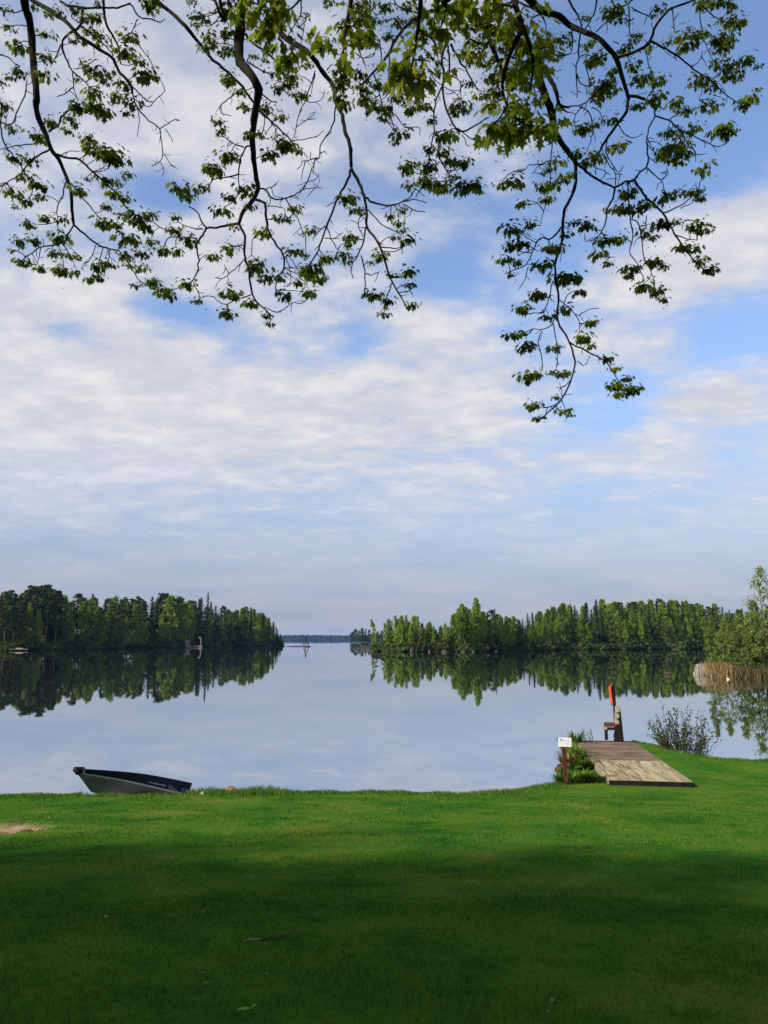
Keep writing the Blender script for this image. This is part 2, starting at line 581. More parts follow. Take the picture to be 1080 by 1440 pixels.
# ================================================================ the lake
m_w, nt4, out4 = new_mat('lake_water')
geo = N(nt4, 'ShaderNodeNewGeometry')
mp = N(nt4, 'ShaderNodeMapping'); mp.inputs['Scale'].default_value = (0.35, 1.0, 1.0)
nt4.links.new(geo.outputs['Position'], mp.inputs[0])
w1 = N(nt4, 'ShaderNodeTexNoise', i_Scale=0.9, i_Detail=3.0, i_Roughness=0.5)
w2 = N(nt4, 'ShaderNodeTexNoise', i_Scale=0.02, i_Detail=3.0, i_Roughness=0.6)
nt4.links.new(mp.outputs[0], w1.inputs['Vector']); nt4.links.new(mp.outputs[0], w2.inputs['Vector'])
bp = N(nt4, 'ShaderNodeBump', i_Strength=0.10, i_Distance=0.012)
nt4.links.new(w1.outputs['Fac'], bp.inputs['Height'])
fr = N(nt4, 'ShaderNodeFresnel', i_IOR=1.5)
nt4.links.new(bp.outputs['Normal'], fr.inputs['Normal'])
gl = N(nt4, 'ShaderNodeBsdfGlossy')
rr = N(nt4, 'ShaderNodeMapRange'); rr.inputs[1].default_value = 0.35; rr.inputs[2].default_value = 0.7; rr.inputs[3].default_value = 0.005; rr.inputs[4].default_value = 0.018
nt4.links.new(w2.outputs['Fac'], rr.inputs[0]); nt4.links.new(rr.outputs[0], gl.inputs['Roughness'])
gl.inputs['Color'].default_value = (0.93, 0.95, 0.98, 1)
nt4.links.new(bp.outputs['Normal'], gl.inputs['Normal'])
df = N(nt4, 'ShaderNodeBsdfDiffuse'); df.inputs['Color'].default_value = (0.014, 0.017, 0.021, 1)
ms = N(nt4, 'ShaderNodeMixShader')
rf = N(nt4, 'ShaderNodeMapRange'); rf.inputs[3].default_value = 0.55; rf.inputs[4].default_value = 1.0
nt4.links.new(fr.outputs[0], rf.inputs[0]); nt4.links.new(rf.outputs[0], ms.inputs[0]); nt4.links.new(df.outputs[0], ms.inputs[1]); nt4.links.new(gl.outputs[0], ms.inputs[2]); nt4.links.new(ms.outputs[0], out4.inputs['Surface'])
mb = MB()
mb.add([[-5200, -60, 0], [5200, -60, 0], [5200, 5400, 0], [-5200, 5400, 0]], [[0, 1, 2, 3]])
tag(mb.build('lake_water', m_w), 'calm lake mirroring the forest and cloudy sky', 'lake', kind='structure')

# ================================================================ far shores
def land(name, shore_px, offs, mat, label, cat, close_right=True, jitter=0.0, taper=0):
    """shore_px: waterline as seen; offs: (metres behind the waterline, height)"""
    cols_ = []
    for px, py in shore_px:
        P = on_z(px, py, 0.0)
        d = P[:2] / np.linalg.norm(P[:2])
        cols_.append([np.array([*(P[:2] + d * o), z]) for o, z in offs])
    V = np.array(cols_)
    V[:, 1:, 2] += np.array([[jitter * math.sin(1.7 * i + 2.1 * j) for j in range(1, V.shape[1])] for i in range(V.shape[0])])
    for i in range(taper):
        V[i, 4:, 2] *= (i / taper) ** 1.5 * .9 + .05
    if close_right is not None:
        k = -1 if close_right else 0
        V[k, :, 2] = -0.8
    n, m = V.shape[:2]
    ii = np.arange(n * m).reshape(n, m)
    Fq = np.stack([ii[:-1, :-1], ii[1:, :-1], ii[1:, 1:], ii[:-1, 1:]], -1).reshape(-1, 4)
    o = link(name, raw_mesh(name, V.reshape(-1, 3), Fq, np.full(len(Fq), 0.5), mat, True))
    return tag(o, label, cat, kind='structure')


def dens(pts, step=8):
    pts = np.array(pts, float)
    x = np.arange(pts[0, 0], pts[-1, 0] + 0.1, step)
    return [(a, b) for a, b in zip(x, np.interp(x, pts[:, 0], pts[:, 1]))]


m_land = solid('forest_floor', [(0.35, (0.012, 0.014, 0.008)), (0.55, (0.026, 0.028, 0.012)), (0.7, (0.050, 0.044, 0.025))], scale=0.12, coords='Object')
SH_L = [(-170, 917), (0, 915.3), (60, 914.4), (130, 912.8), (200, 911.4), (260, 910.6), (300, 909.6), (350, 908.7), (388, 908.0), (400, 907.4)]
SH_R = [(503, 915.0), (530, 915.8), (560, 916.6), (650, 916.6), (735, 915.0), (800, 913.9), (900, 913.4), (985, 912.8), (1100, 912.5), (1250, 912.5)]
OFF = [(-3, -0.7), (0, 0.0), (1.2, 0.35), (8, 0.9), (30, 2.0), (80, 4.0), (150, 6.0), (190, 6.0)]
land('left_headland', dens(SH_L, 6), OFF, m_land, 'low wooded headland along the left side of the lake', 'headland', True, 0.06)
land('right_headland', dens(SH_R, 6), OFF, m_land, 'wooded shore along the right side of the lake', 'headland', False, 0.06, 26)

# ---- tree meshes (built 20 m tall)
m_bark_birch = solid('birch_bark', [(0.42, (0.05, 0.045, 0.04)), (0.5, (0.42, 0.40, 0.36)), (0.8, (0.55, 0.53, 0.48))], scale=1.6, stretch=(1, 1, 4))
m_bark_dark = solid('dark_bark', [(0.35, (0.025, 0.018, 0.014)), (0.7, (0.085, 0.065, 0.05))], scale=3, stretch=(1, 1, 0.3), bump=0.6)
m_bark_pine = solid('pine_bark', [(0.35, (0.09, 0.055, 0.035)), (0.7, (0.24, 0.13, 0.075))], scale=3, stretch=(1, 1, 0.3))
m_birch = foliage('birch_leaves', [(0.0, (0.075, 0.120, 0.016)), (0.4, (0.122, 0.185, 0.020)), (0.75, (0.165, 0.240, 0.026)), (1.0, (0.20, 0.26, 0.04))], trans=.5)
m_spruce = foliage('spruce_needles', [(0.0, (0.014, 0.027, 0.010)), (0.6, (0.030, 0.054, 0.016)), (1.0, (0.050, 0.076, 0.020))], trans=0.08)
m_pine = foliage('pine_needles', [(0.0, (0.020, 0.032, 0.012)), (0.6, (0.040, 0.058, 0.018)), (1.0, (0.075, 0.075, 0.028))], trans=0.08)
m_alder = foliage('alder_leaves', [(0.0, (0.034, 0.048, 0.014)), (0.5, (0.072, 0.105, 0.020)), (1.0, (0.115, 0.140, 0.038))], trans=.5)


def clump_crown(C, r, per, size, g, flat=0.0, droop=0.0):
    """per leaf faces about every clump centre; each clump has a tint of its own"""
    n = len(C)
    P = g.normal(size=(n, per, 3)); P /= np.linalg.norm(P, axis=2, keepdims=True)
    P *= g.uniform(0.15, 1.0, (n, per, 1)) ** 0.6 * np.broadcast_to(r, (n,))[:, None, None]
    P[:, :, 2] *= 0.75
    if droop:
        P[:, :, 2] -= droop * g.uniform(0, 1, (n, per)) ** 2
    Q = (C[:, None, :] + P).reshape(-1, 3)
    t = np.clip(np.repeat(g.uniform(0.1, 0.9, n), per) + g.normal(0, 0.12, n * per), 0, 1)
    Vc, Fc = cards(Q, size * g.uniform(0.6, 1.3, len(Q)), g, flat)
    return Vc, Fc, t


def broadleaf(seed, Rm=2.7, low=0.16, nclump=70, per=13, size=0.75, power=0.75, mat=None, bark=None, droop=0.8, name='birch', lean=0.0):
    g = np.random.default_rng(seed)
    t = g.uniform(low, 0.99, nclump)
    u = (t - low) / (1 - low)
    prof = np.sin(math.pi * np.clip(u, 0, 1) ** power) ** 0.8 * (1.18 - 0.5 * u)
    a = g.uniform(0, 2 * math.pi, nclump)
    rr = Rm * prof * np.sqrt(g.uniform(0.02, 1, nclump)) * g.uniform(0.8, 1.25, nclump)
    rr = rr * (1 + .30 * np.sin(2 * a + g.uniform(0, 6)) * np.sin(t * g.uniform(8, 16) + g.uniform(0, 6)) + .22 * np.sin(3 * a + t * 17))
    C = np.stack([rr * np.cos(a), rr * np.sin(a), t * 20], -1)
    C[:, 0] += lean * (t * 20) ** 2 / 20
    Vc, Fc, tn = clump_crown(C, g.uniform(0.6, 1.15, nclump), per, size, g, droop=droop)
    crown = raw_mesh(name + '_crown', Vc, Fc, tn, mat or m_birch)
    tb = MB()
    zz = np.linspace(-1.0, 19, 9)
    wob = np.cumsum(g.normal(0, 0.09, (9, 2)), 0)
    spine = np.stack([wob[:, 0] + lean * zz ** 2 / 20, wob[:, 1], zz], -1)
    tb.tube(spine, np.linspace(0.19, 0.03, 9), 6)
    for k in g.choice(nclump, min(18, nclump), replace=False):
        c = C[k]
        z0 = max(1.5, c[2] - 0.55 * math.hypot(c[0], c[1]) - 1.2)
        p0 = np.array([np.interp(z0, zz, spine[:, 0]), np.interp(z0, zz, spine[:, 1]), z0])
        tb.tube([p0, p0 * 0.5 + c * 0.5 + [0, 0, 0.25], c], [0.07, 0.05, 0.02], 4)
    trunk = tb.mesh(name + '_trunk', bark or m_bark_birch, True)
    return crown, trunk


def conifer(seed, Rm=2.6, name='spruce'):
    g = np.random.default_rng(seed)
    Q, S, T = [], [], []
    z = 1.2
    while z < 19.8:
        t = z / 20
        L = Rm * (1 - t) ** 0.85 * g.uniform(0.75, 1.2) + 0.12
        nb = int(6 + 5 * (1 - t))
        a0 = g.uniform(0, 6.28)
        for k in range(nb):
            a = a0 + k * 6.283 / nb + g.normal(0, 0.2)
            l = L * g.uniform(0.7, 1.15)
            m = max(2, int(l / 0.5))
            tint = g.uniform(0.1, 0.9)
            for s in np.linspace(0.2, 1, m):
                Q.append([math.cos(a) * l * s, math.sin(a) * l * s, z - 0.34 * l * s + 0.14 * l * s * s + g.normal(0, 0.1)])
                S.append(0.75 * (1.15 - 0.5 * s) * (0.5 + 0.7 * (1 - t))); T.append(tint)
        z += 0.62 * (0.55 + 0.6 * (1 - t))
    Q.append([0, 0, 20.0]); S.append(0.5); T.append(0.5)
    Vc, Fc = cards(np.array(Q), np.array(S) * 1.7, g, 0.25)
    crown = raw_mesh(name + '_crown', Vc, Fc, T, m_spruce)
    tb = MB()
    tb.tube([[0, 0, -1], [0, 0, 10], [0, 0, 20]], [0.24, 0.13, 0.02], 6)
    return crown, tb.mesh(name + '_trunk', m_bark_dark, True)


def pine(seed, name='pine'):
    g = np.random.default_rng(seed)
    n = 80
    t = g.uniform(0.36, 1.0, n)
    u = (t - 0.36) / 0.64
    prof = np.sin(math.pi * (0.12 + 0.86 * u)) ** 0.6
    a = g.uniform(0, 6.28, n)
    rr = 3.2 * prof * np.sqrt(g.uniform(0.05, 1, n))
    C = np.stack([rr * np.cos(a), rr * np.sin(a), t * 19.6], -1)
    Vc, Fc, tn = clump_crown(C, g.uniform(0.6, 1.1, n), 15, 0.95, g, flat=0.2)
    crown = raw_mesh(name + '_crown', Vc, Fc, tn, m_pine)
    tb = MB()
    zz = np.linspace(-1, 19, 8); wob = np.cumsum(g.normal(0, 0.08, (8, 2)), 0)
    tb.tube(np.stack([wob[:, 0], wob[:, 1], zz], -1), np.linspace(0.24, 0.05, 8), 6)
    for k in range(0, n, 3):
        c = C[k]; z0 = max(6, c[2] - 0.4 * math.hypot(c[0], c[1]) - 0.4)
        tb.tube([[0, 0, z0], [c[0] * .6, c[1] * .6, (z0 + c[2]) / 2 + .1], c], [0.08, 0.05, 0.02], 4)
    return crown, tb.mesh(name + '_trunk', m_bark_pine, True)


KINDS = {
    'birch': ('birch_tree', 'birch', [broadleaf(i, Rm=r, low=l, power=p, nclump=n, droop=1.1, size=1.0) for i, (r, l, p, n) in enumerate([(2.9, .06, .8, 150), (2.5, .05, .7, 140), (3.4, .10, .85, 165), (2.1, .04, .62, 120), (3.1, .03, .6, 155)])]),
    'thin': ('young_birch_tree', 'young birch', [broadleaf(20 + i, Rm=r, low=.2, power=p, nclump=70, per=12, size=.7, droop=0.9) for i, (r, p) in enumerate([(1.5, .7), (1.2, .6), (1.9, .8)])]),
    'alder': ('alder_tree', 'alder', [broadleaf(30 + i, Rm=r, low=.05, power=p, nclump=115, size=1.0, mat=m_alder, bark=m_bark_dark, droop=0.2) for i, (r, p) in enumerate([(2.6, .7), (2.1, .85), (3.0, .75)])]),
    'spruce': ('spruce_tree', 'spruce', [conifer(40 + i, r) for i, r in enumerate([3.3, 2.7, 3.8])]),
    'pine': ('pine_tree', 'pine', [pine(50 + i) for i in range(3)]),
}


def put_tree(kind, P, height, width=1.0, label='', group=None):
    name, cat, variants = KINDS[kind]
    crown, trunk = variants[rng.integers(len(variants))]
    o = empty(name, P.tolist(), rng.uniform(0, 6.28))
    s = height / 20.0
    o.scale = (s * width, s * width, s)
    link('trunk', trunk, o); link('crown', crown, o)
    return tag(o, label, cat, group)


ORD = ['first', 'second', 'third', 'fourth', 'fifth', 'sixth', 'seventh', 'eighth', 'ninth', 'tenth', 'eleventh', 'twelfth', 'thirteenth', 'fourteenth', 'fifteenth', 'sixteenth', 'seventeenth', 'eighteenth', 'nineteenth', 'twentieth']
ORD += ['twenty-' + x for x in ORD[:9]] + ['thirtieth'] + ['thirty-' + x for x in ORD[:9]] + ['fortieth'] + ['forty-' + x for x in ORD[:9]]
ADJ = {'birch': 'bright green birch', 'thin': 'slender young birch', 'alder': 'dull olive alder', 'spruce': 'dark pointed spruce', 'pine': 'dark round-topped pine'}


def ground_h(off):
    return float(np.interp(off, [o for o, _ in OFF], [z for _, z in OFF]))


def place(shore, px, off, kind, ytop=None, height=None, width=1.0, label='', group=None):
    py = np.interp(px, [s[0] for s in shore], [s[1] for s in shore])
    P = on_z(px, py, 0.0)
    dist = np.linalg.norm(P[:2])
    d = P[:2] / dist
    Q = np.array([*(P[:2] + d * off), ground_h(off) - 0.2])
    if height is None:
        tan = -math.tan(math.atan((ytop - H / 2) / F) - PITCH)
        height = 5 + tan * (dist + off) / 1.0 - Q[2]
    return put_tree(kind, Q, height, width, label, group)


SKY_L = [(-160, 838), (0, 836), (20, 838), (45, 827), (60, 828), (75, 833), (90, 845), (105, 841), (125, 839), (140, 847), (160, 842), (180, 842), (200, 839), (225, 838), (245, 838), (268, 845), (284, 842), (300, 850), (325, 856), (350, 853), (370, 862), (385, 875), (392, 886), (398, 899)]
SKY_R = [(530, 880), (545, 868), (560, 862), (575, 865), (590, 865), (605, 872), (620, 878), (635, 863), (650, 848), (662, 852), (672, 840), (682, 862), (697, 856), (715, 866), (730, 868), (745, 862), (770, 853), (800, 848), (830, 846), (850, 843), (870, 846), (900, 845), (930, 843), (960, 847), (1000, 852), (1040, 855), (1060, 852), (1250, 850)]
sky_l = lambda x: float(np.interp(x, *zip(*SKY_L)))
sky_r = lambda x: float(np.interp(x, *zip(*SKY_R)))


def front_row(shore, rows, where, skyf):
    cnt = {}
    for px, kind, frac, off, wd_ in rows:
        k = cnt.get(kind, 0); cnt[kind] = k + 1
        base = float(np.interp(px, [s[0] for s in shore], [s[1] for s in shore]))
        yt = base + (skyf(px) - base) * frac
        lab = f'{ADJ[kind]}, {ORD[k]} from left in the front row {where}'
        place(shore, px, off, kind, yt, width=wd_, label=lab, group=f'{ADJ[kind]} trees in the front row {where}')


FRONT_L = [(4, 'pine', .98, 8, 1), (16, 'pine', .9, 6, 1), (26, 'alder', .62, 5, 1.1), (38, 'birch', .74, 6, .8), (51, 'birch', .6, 4, 1.0), (62, 'pine', 1.0, 12, 1), (76, 'pine', .97, 10, 1.1), (88, 'alder', .62, 6, 1.1), (98, 'birch', .68, 5, .9),
           (115, 'birch', .88, 7, 1.1), (128, 'birch', .97, 9, 1.2), (140, 'birch', .72, 5, 1.0), (154, 'alder', .93, 6, 1.0), (164, 'alder', .86, 5, 1.0), (176, 'birch', .62, 4, .8), (188, 'birch', .84, 6, 1.0), (196, 'birch', .62, 4, .9), (204, 'birch', .42, 3, 1.0), (213, 'alder', .34, 3, 1.5), (226, 'birch', .55, 4, 1.3), (238, 'birch', .97, 7, 1.3), (252, 'birch', .86, 5, 1.1),
           (266, 'birch', .9, 6, 1.0), (277, 'alder', .72, 4, 1.0), (293, 'birch', .80, 5, .7), (304, 'alder', .75, 4, 1.1), (314, 'spruce', .9, 5, 1.2), (324, 'alder', .88, 5, 1.2), (334, 'spruce', .92, 5, 1.2), (343, 'alder', .8, 4, 1.2), (352, 'spruce', .96, 6, 1.1), (362, 'birch', .92, 7, .9), (369, 'birch', .98, 7, .8), (377, 'alder', .9, 5, 1.0), (384, 'birch', .98, 6, .7), (390, 'spruce', .95, 5, 1.1), (394, 'alder', .9, 4, .9), (397.5, 'spruce', .8, 3, .8)]
front_row(SH_L, FRONT_L, 'of the left headland', sky_l)
place(SH_L, 290, 30, 'spruce', 835, width=.9, label='tallest pointed spruce, standing clear of the left forest skyline', group='spruces in the left forest')
FRONT_R = [(541, 'thin', .9, 5, 1.3), (547, 'birch', .82, 4, .9), (556, 'thin', .97, 6, 1.2), (563, 'birch', .8, 5, 1.0), (571, 'thin', 1.0, 7, 1.2), (578, 'birch', .74, 4, 1.0), (587, 'thin', .98, 6, 1.3), (594, 'alder', .7, 4, 1.1), (601, 'birch', .85, 6, .9), (610, 'birch', .86, 4, .9), (619, 'alder', .9, 5, 1.0), (628, 'birch', .78, 4, 1.1), (637, 'birch', .94, 6, .9), (646, 'birch', .82, 5, 1.0), (651, 'birch', 1.0, 7, .95), (661, 'birch', .9, 5, .9), (671, 'birch', 1.0, 7, .85), (680, 'thin', .96, 5, 1.2), (689, 'alder', .75, 4, 1.1), (697, 'spruce', 1.0, 8, .8), (704, 'birch', .9, 5, .9), (713, 'birch', .97, 5, .9), (722, 'birch', .9, 6, .9), (731, 'alder', .75, 4, 1.1), (740, 'alder', .62, 4, 1.2),
           (748, 'birch', 0.67, 6, 1.0), (757, 'birch', 0.74, 5, 1.0), (767, 'birch', 0.61, 5, 1.1), (777, 'alder', 0.61, 6, 1.1), (787, 'birch', 0.73, 6, 1.1), (798, 'birch', 0.65, 5, 1.0), (808, 'alder', 0.58, 5, 1.2), (817, 'birch', 0.67, 5, 1.0), (827, 'birch', 0.54, 4, 1.2), (838, 'alder', 0.67, 5, 1.0), (848, 'spruce', 0.84, 9, 1.0), (858, 'alder', 0.65, 6, 1.1), (870, 'birch', 0.78, 6, .8), (880, 'birch', 0.61, 4, 1.0), (890, 'birch', 0.78, 6, .9), (901, 'birch', 0.74, 6, .9), (912, 'alder', 0.56, 5, 1.2), (922, 'alder', 0.70, 6, 1.0), (934, 'alder', 0.56, 5, 1.3), (945, 'birch', 0.61, 6, 1.0), (956, 'alder', 0.69, 5, 1.1), (968, 'birch', 0.65, 6, 1.2), (980, 'alder', 0.58, 5, 1.1), (992, 'birch', 0.70, 6, 1.0), (1006, 'alder', 0.65, 5, 1.1), (1020, 'birch', 0.74, 6, 1.1), (1036, 'alder', 0.73, 5, 1.2), (1052, 'birch', 0.74, 6, 1.1), (1068, 'birch', 0.79, 6, 1.1)]
front_row(SH_R, FRONT_R, 'of the right shore', sky_r)
back = {'birch': 'green birch crowns rising in the back rows of the {} forest', 'alder': 'dull olive broadleaf tree in the back rows of the {} forest', 'spruce': 'dark pointed spruce in the back rows of the {} forest', 'pine': 'dark pine in the back rows of the {} forest'}
back['birch'] = 'green birch rising in the back rows of the {} forest'
for side, shore, skyf, x0, x1, n, probs in [('left', SH_L, sky_l, -120, 394, 104, [.20, .18, .26, .36]), ('right', SH_R, sky_r, 640, 1150, 112, [.30, .20, .46, .04])]:
    for i in range(n):
        px = x0 + (x1 - x0) * (i + rng.uniform(0, 1)) / n
        off = [16, 30, 48, 70][i % 4] * rng.uniform(.85, 1.15)
        if side == 'left' and px > 355: off = min(off, 26)
        if side == 'right' and px < 735: off = min(off, 30)
        kind = rng.choice(['birch', 'alder', 'spruce', 'pine'], p=probs)
        yt = skyf(px) + rng.choice([0, 1, 2, 4, 9]) + rng.uniform(-2, 2)
        yt += {'spruce': 0.5, 'pine': 0, 'birch': 1, 'alder': 3}[kind]
        if kind == 'spruce' and side == 'right': yt += 1.5
        place(shore, px, off, kind, yt, width=rng.uniform(1.05, 1.4) * (1.3 if kind == 'spruce' else 1), label=back[kind].format(side), group=f'back rows of the {side} forest')

for i in range(22):
    px = 545 + 100 * (i + rng.uniform(0, 1)) / 22
    kind = ['birch', 'thin', 'alder', 'birch'][i % 4]
    place(SH_R, px, rng.uniform(9, 16), kind, sky_r(px) + [2, 4, 9, 14][i % 4] + rng.uniform(-2, 3), width=rng.uniform(.9, 1.2), label={'birch': 'green birch standing behind the front row of the right point', 'thin': 'slender young birch standing behind the front row of the right point', 'alder': 'dull olive alder standing behind the front row of the right point'}[kind], group='trees behind the front row of the right point')

# the leaning birch and the tip of the right point
P = on_z(523, 914.6, 0.0)
cr, tr = broadleaf(77, Rm=2.3, low=.12, nclump=80, per=14, size=.8, power=.6, lean=-0.16, name='leaning_birch')
o = empty('birch_tree', (P + [1.6, 2.5, 0.2]).tolist()); link('trunk', tr, o); link('crown', cr, o)
s = (-math.tan(math.atan((871 - 720) / F) - PITCH) * P[1] + 5) / 20
o.scale = (s, s, s)
tag(o, 'lone leaning birch at the very tip of the right point', 'birch')

# low bushes along both shores
m_shrub2 = foliage('shore_bush_leaves', [(0.0, (0.018, 0.028, 0.010)), (0.6, (0.038, 0.055, 0.014)), (1.0, (0.075, 0.095, 0.025))])
def bush_mesh(seed, mat, r=1.0, n=26, per=18, size=0.46, name='bush'):
    g = np.random.default_rng(seed)
    a = g.uniform(0, 6.28, n); q = np.sqrt(g.uniform(0, 1, n)) * r
    z = g.uniform(0.15, 1, n) * np.sqrt(np.clip(1 - (q / r) ** 2, 0.1, 1)) * r * 1.1
    Vc, Fc, t = clump_crown(np.stack([q * np.cos(a), q * np.sin(a), z], -1), g.uniform(.2, .4, n), per, size, g)
    return raw_mesh(name, Vc, Fc, t, mat)


bm = [bush_mesh(60 + i, m, 1.0) for i, m in enumerate([m_alder, m_shrub2, m_shrub2])]
for side, shore, x0, x1, n in [('left', SH_L, 0, 396, 60), ('right', SH_R, 536, 1000, 74)]:
    for i in range(n):
        px = x0 + (x1 - x0) * (i + rng.uniform(0, 1)) / n
        py = np.interp(px, [s[0] for s in shore], [s[1] for s in shore])
        P = on_z(px, py, 0); d = P / np.linalg.norm(P[:2])
        o = link('bush', bm[int(rng.integers(3))])
        o.location = (P + d * rng.uniform(1.5, 3.5) + [0, 0, .3]).tolist()
        s = rng.uniform(1.4, 3.4); o.scale = (s * 1.2, s * 1.2, s)
        o.rotation_euler = (0, 0, rng.uniform(0, 6.28))
        tag(o, f'low bush among the tree feet along the {side} waterline', 'bush', f'bushes along the {side} waterline')

# ---- distant islet and the far shore
m_far = foliage('far_trees', [(0, (0.008, 0.013, 0.011)), (1, (0.016, 0.026, 0.016))], trans=0.1)
SH_I = [(492, 903.0), (500, 903.2), (530, 903.4), (570, 903.5), (640, 903.5)]
land('far_islet_ground', dens(SH_I, 4), [(-4, -.8), (0, 0), (2, .2), (40, .5), (60, .3)], m_land, 'low ground of the distant islet behind the right point', 'islet', False)
for i, (px, yt, kd) in enumerate([(495, 889, 'alder'), (500, 884.5, 'alder'), (505, 887, 'alder'), (509, 883.5, 'alder'), (514, 884, 'spruce'), (519, 886, 'alder'), (525, 887, 'birch'), (531, 888, 'alder'), (537, 887, 'alder'), (544, 888, 'alder')]):
    py = 903.3
    P = on_z(px, py, 0); d = P / np.linalg.norm(P[:2]); P = P + d * 10; P[2] = 0.4
    hh = (-math.tan(math.atan((yt - 720) / F) - PITCH)) * np.linalg.norm(P[:2]) + 5 - .4
    put_tree(kd, P, hh, 2.0, f'{ORD[i]} small hazy tree from the left end of the distant islet', 'trees on the distant islet')
D = 4000.0
mb = MB()
mb.add([[-4600, D - 15, -1], [4600, D - 15, -1], [4600, D, .8], [-4600, D, .8], [4600, D + 120, 6], [-4600, D + 120, 6], [4600, D + 260, 6], [-4600, D + 260, 6]], [[0, 1, 2, 3], [3, 2, 4, 5], [5, 4, 6, 7]])
tag(mb.build('far_shore', m_land), 'distant low shore across the open lake', 'shore', kind='structure')
g = np.random.default_rng(5)
n = 8500
X = g.uniform(-4500, 4500, n); off = g.uniform(2, 130, n)
hgt = 15 + 7 * g.uniform(0, 1, n) + 4 * np.sin(X / 300) + 2 * np.sin(X / 91)
rad = g.uniform(4, 7, n)
Vv, Ff = [], []
k = 7
an = np.arange(k) * 2 * math.pi / k
for x, o_, h_, r_ in zip(X, off, hgt, rad):
    b0 = len(Vv) * 1
    z0 = np.interp(o_, [0, 120], [.8, 6]) - .3
    ring = np.stack([x + r_ * np.cos(an), D + o_ + r_ * np.sin(an), np.full(k, z0)], -1)
    mid = np.stack([x + r_ * .75 * np.cos(an), D + o_ + r_ * .75 * np.sin(an), z0 + h_ * .6 + g.normal(0, 1, k)], -1)
    top = np.repeat([[x + g.normal(0, .6), D + o_, z0 + h_]], k, 0) + np.stack([.5 * np.cos(an), .5 * np.sin(an), np.zeros(k)], -1)
    Vv.append(np.concatenate([ring, mid, top]))
Vv = np.concatenate(Vv)
base = np.arange(n)[:, None, None] * (3 * k)
jj = np.arange(k); j2 = (jj + 1) % k
q1 = np.stack([jj, j2, j2 + k, jj + k], -1); q2 = q1 + k
Ff = (base + np.concatenate([q1, q2])[None]).reshape(-1, 4)
tag(link('far_forest', raw_mesh('far_forest', Vv, Ff, np.repeat(g.uniform(0, 1, n), 2 * k), m_far)), 'blue band of forest on the far horizon across the lake', 'forest', kind='stuff')

# ---- air
mh, nth, outh = new_mat('haze_air')
pv = N(nth, 'ShaderNodeVolumePrincipled')
pv.inputs['Color'].default_value = (0.26, 0.48, 1.0, 1)
pv.inputs['Density'].default_value = 0.00004
pv.inputs['Anisotropy'].default_value = 0.0
nth.links.new(pv.outputs[0], outh.inputs['Volume'])
mb = MB()
mb.box((0, 2100, 22), (11600, 7600, 50))
hz = tag(mb.build('haze', mh), 'thin pale haze over the lake', 'haze', kind='stuff')

# ================================================================ near right point: land, reeds, trees, boulder
SH_P = [(986, 949), (1000, 952.5), (1030, 954), (1080, 954.5), (1150, 955), (1300, 956)]
land('reedy_point', dens(SH_P, 5), [(-1.5, -.6), (0, .0), (.8, .18), (5, .5), (14, .9), (24, .8), (30, -.5)], m_land, 'low reedy point reaching in from the right', 'point', False)


def on_point(px, off):
    P = on_z(px, np.interp(px, *zip(*SH_P)), 0); d = P / np.linalg.norm(P[:2]); P = P + d * off
    P[2] = np.interp(off, [0, .8, 5, 14, 24], [0, .18, .5, .9, .8]) - .05
    return P


g = np.random.default_rng(9)
m_reed = foliage('dry_reeds', objrand=0, stops=[(0, (0.045, 0.046, 0.018)), (.5, (0.095, 0.075, 0.033)), (1, (0.27, 0.185, 0.085))], trans=.25)
n = 5200
px = np.concatenate([g.uniform(1000, 1250, 3000), g.normal(1012, 8, 1500), g.uniform(990, 1100, 700)])
off = g.gamma(1.6, 1.4, n) - .6
Vv, Ff, T = [], [], []
for a, o_ in zip(px, off):
    if a < 992: continue
    P = on_point(a, max(o_, 0)) if o_ > 0 else on_point(a, 0) + np.array([0, o_, 0])
    h = (.45 + 1.25 * g.uniform(0, 1) ** 1.7) * (.85 + .3 / (1 + math.exp((a - 1034) / 6))) * (0.6 if o_ > 4 else 1)
    w = g.uniform(.03, .06); an = g.uniform(0, 3.14); ld = g.normal(0, .22, 2) * h
    dx = np.array([math.cos(an) * w, math.sin(an) * w, 0])
    k = len(Vv) * 6
    m = P + np.array([ld[0] * .35, ld[1] * .35, h * .6]); t = P + np.array([ld[0], ld[1], h])
    Vv.append(np.stack([P - dx, P + dx, m + dx * .8, m - dx * .8, t + dx * .25, t - dx * .25]))
    Ff += [[k, k + 1, k + 2, k + 3], [k + 3, k + 2, k + 4, k + 5]]
    tt = g.uniform(.45, 1) if g.uniform() < 1 / (1 + math.exp((a - 1034) / 7)) else g.uniform(0, .6); T += [tt, tt]
tag(link('reeds', raw_mesh('reeds', np.concatenate(Vv), Ff, T, m_reed)), 'dry straw-coloured reeds edging the right point', 'reeds', kind='stuff')

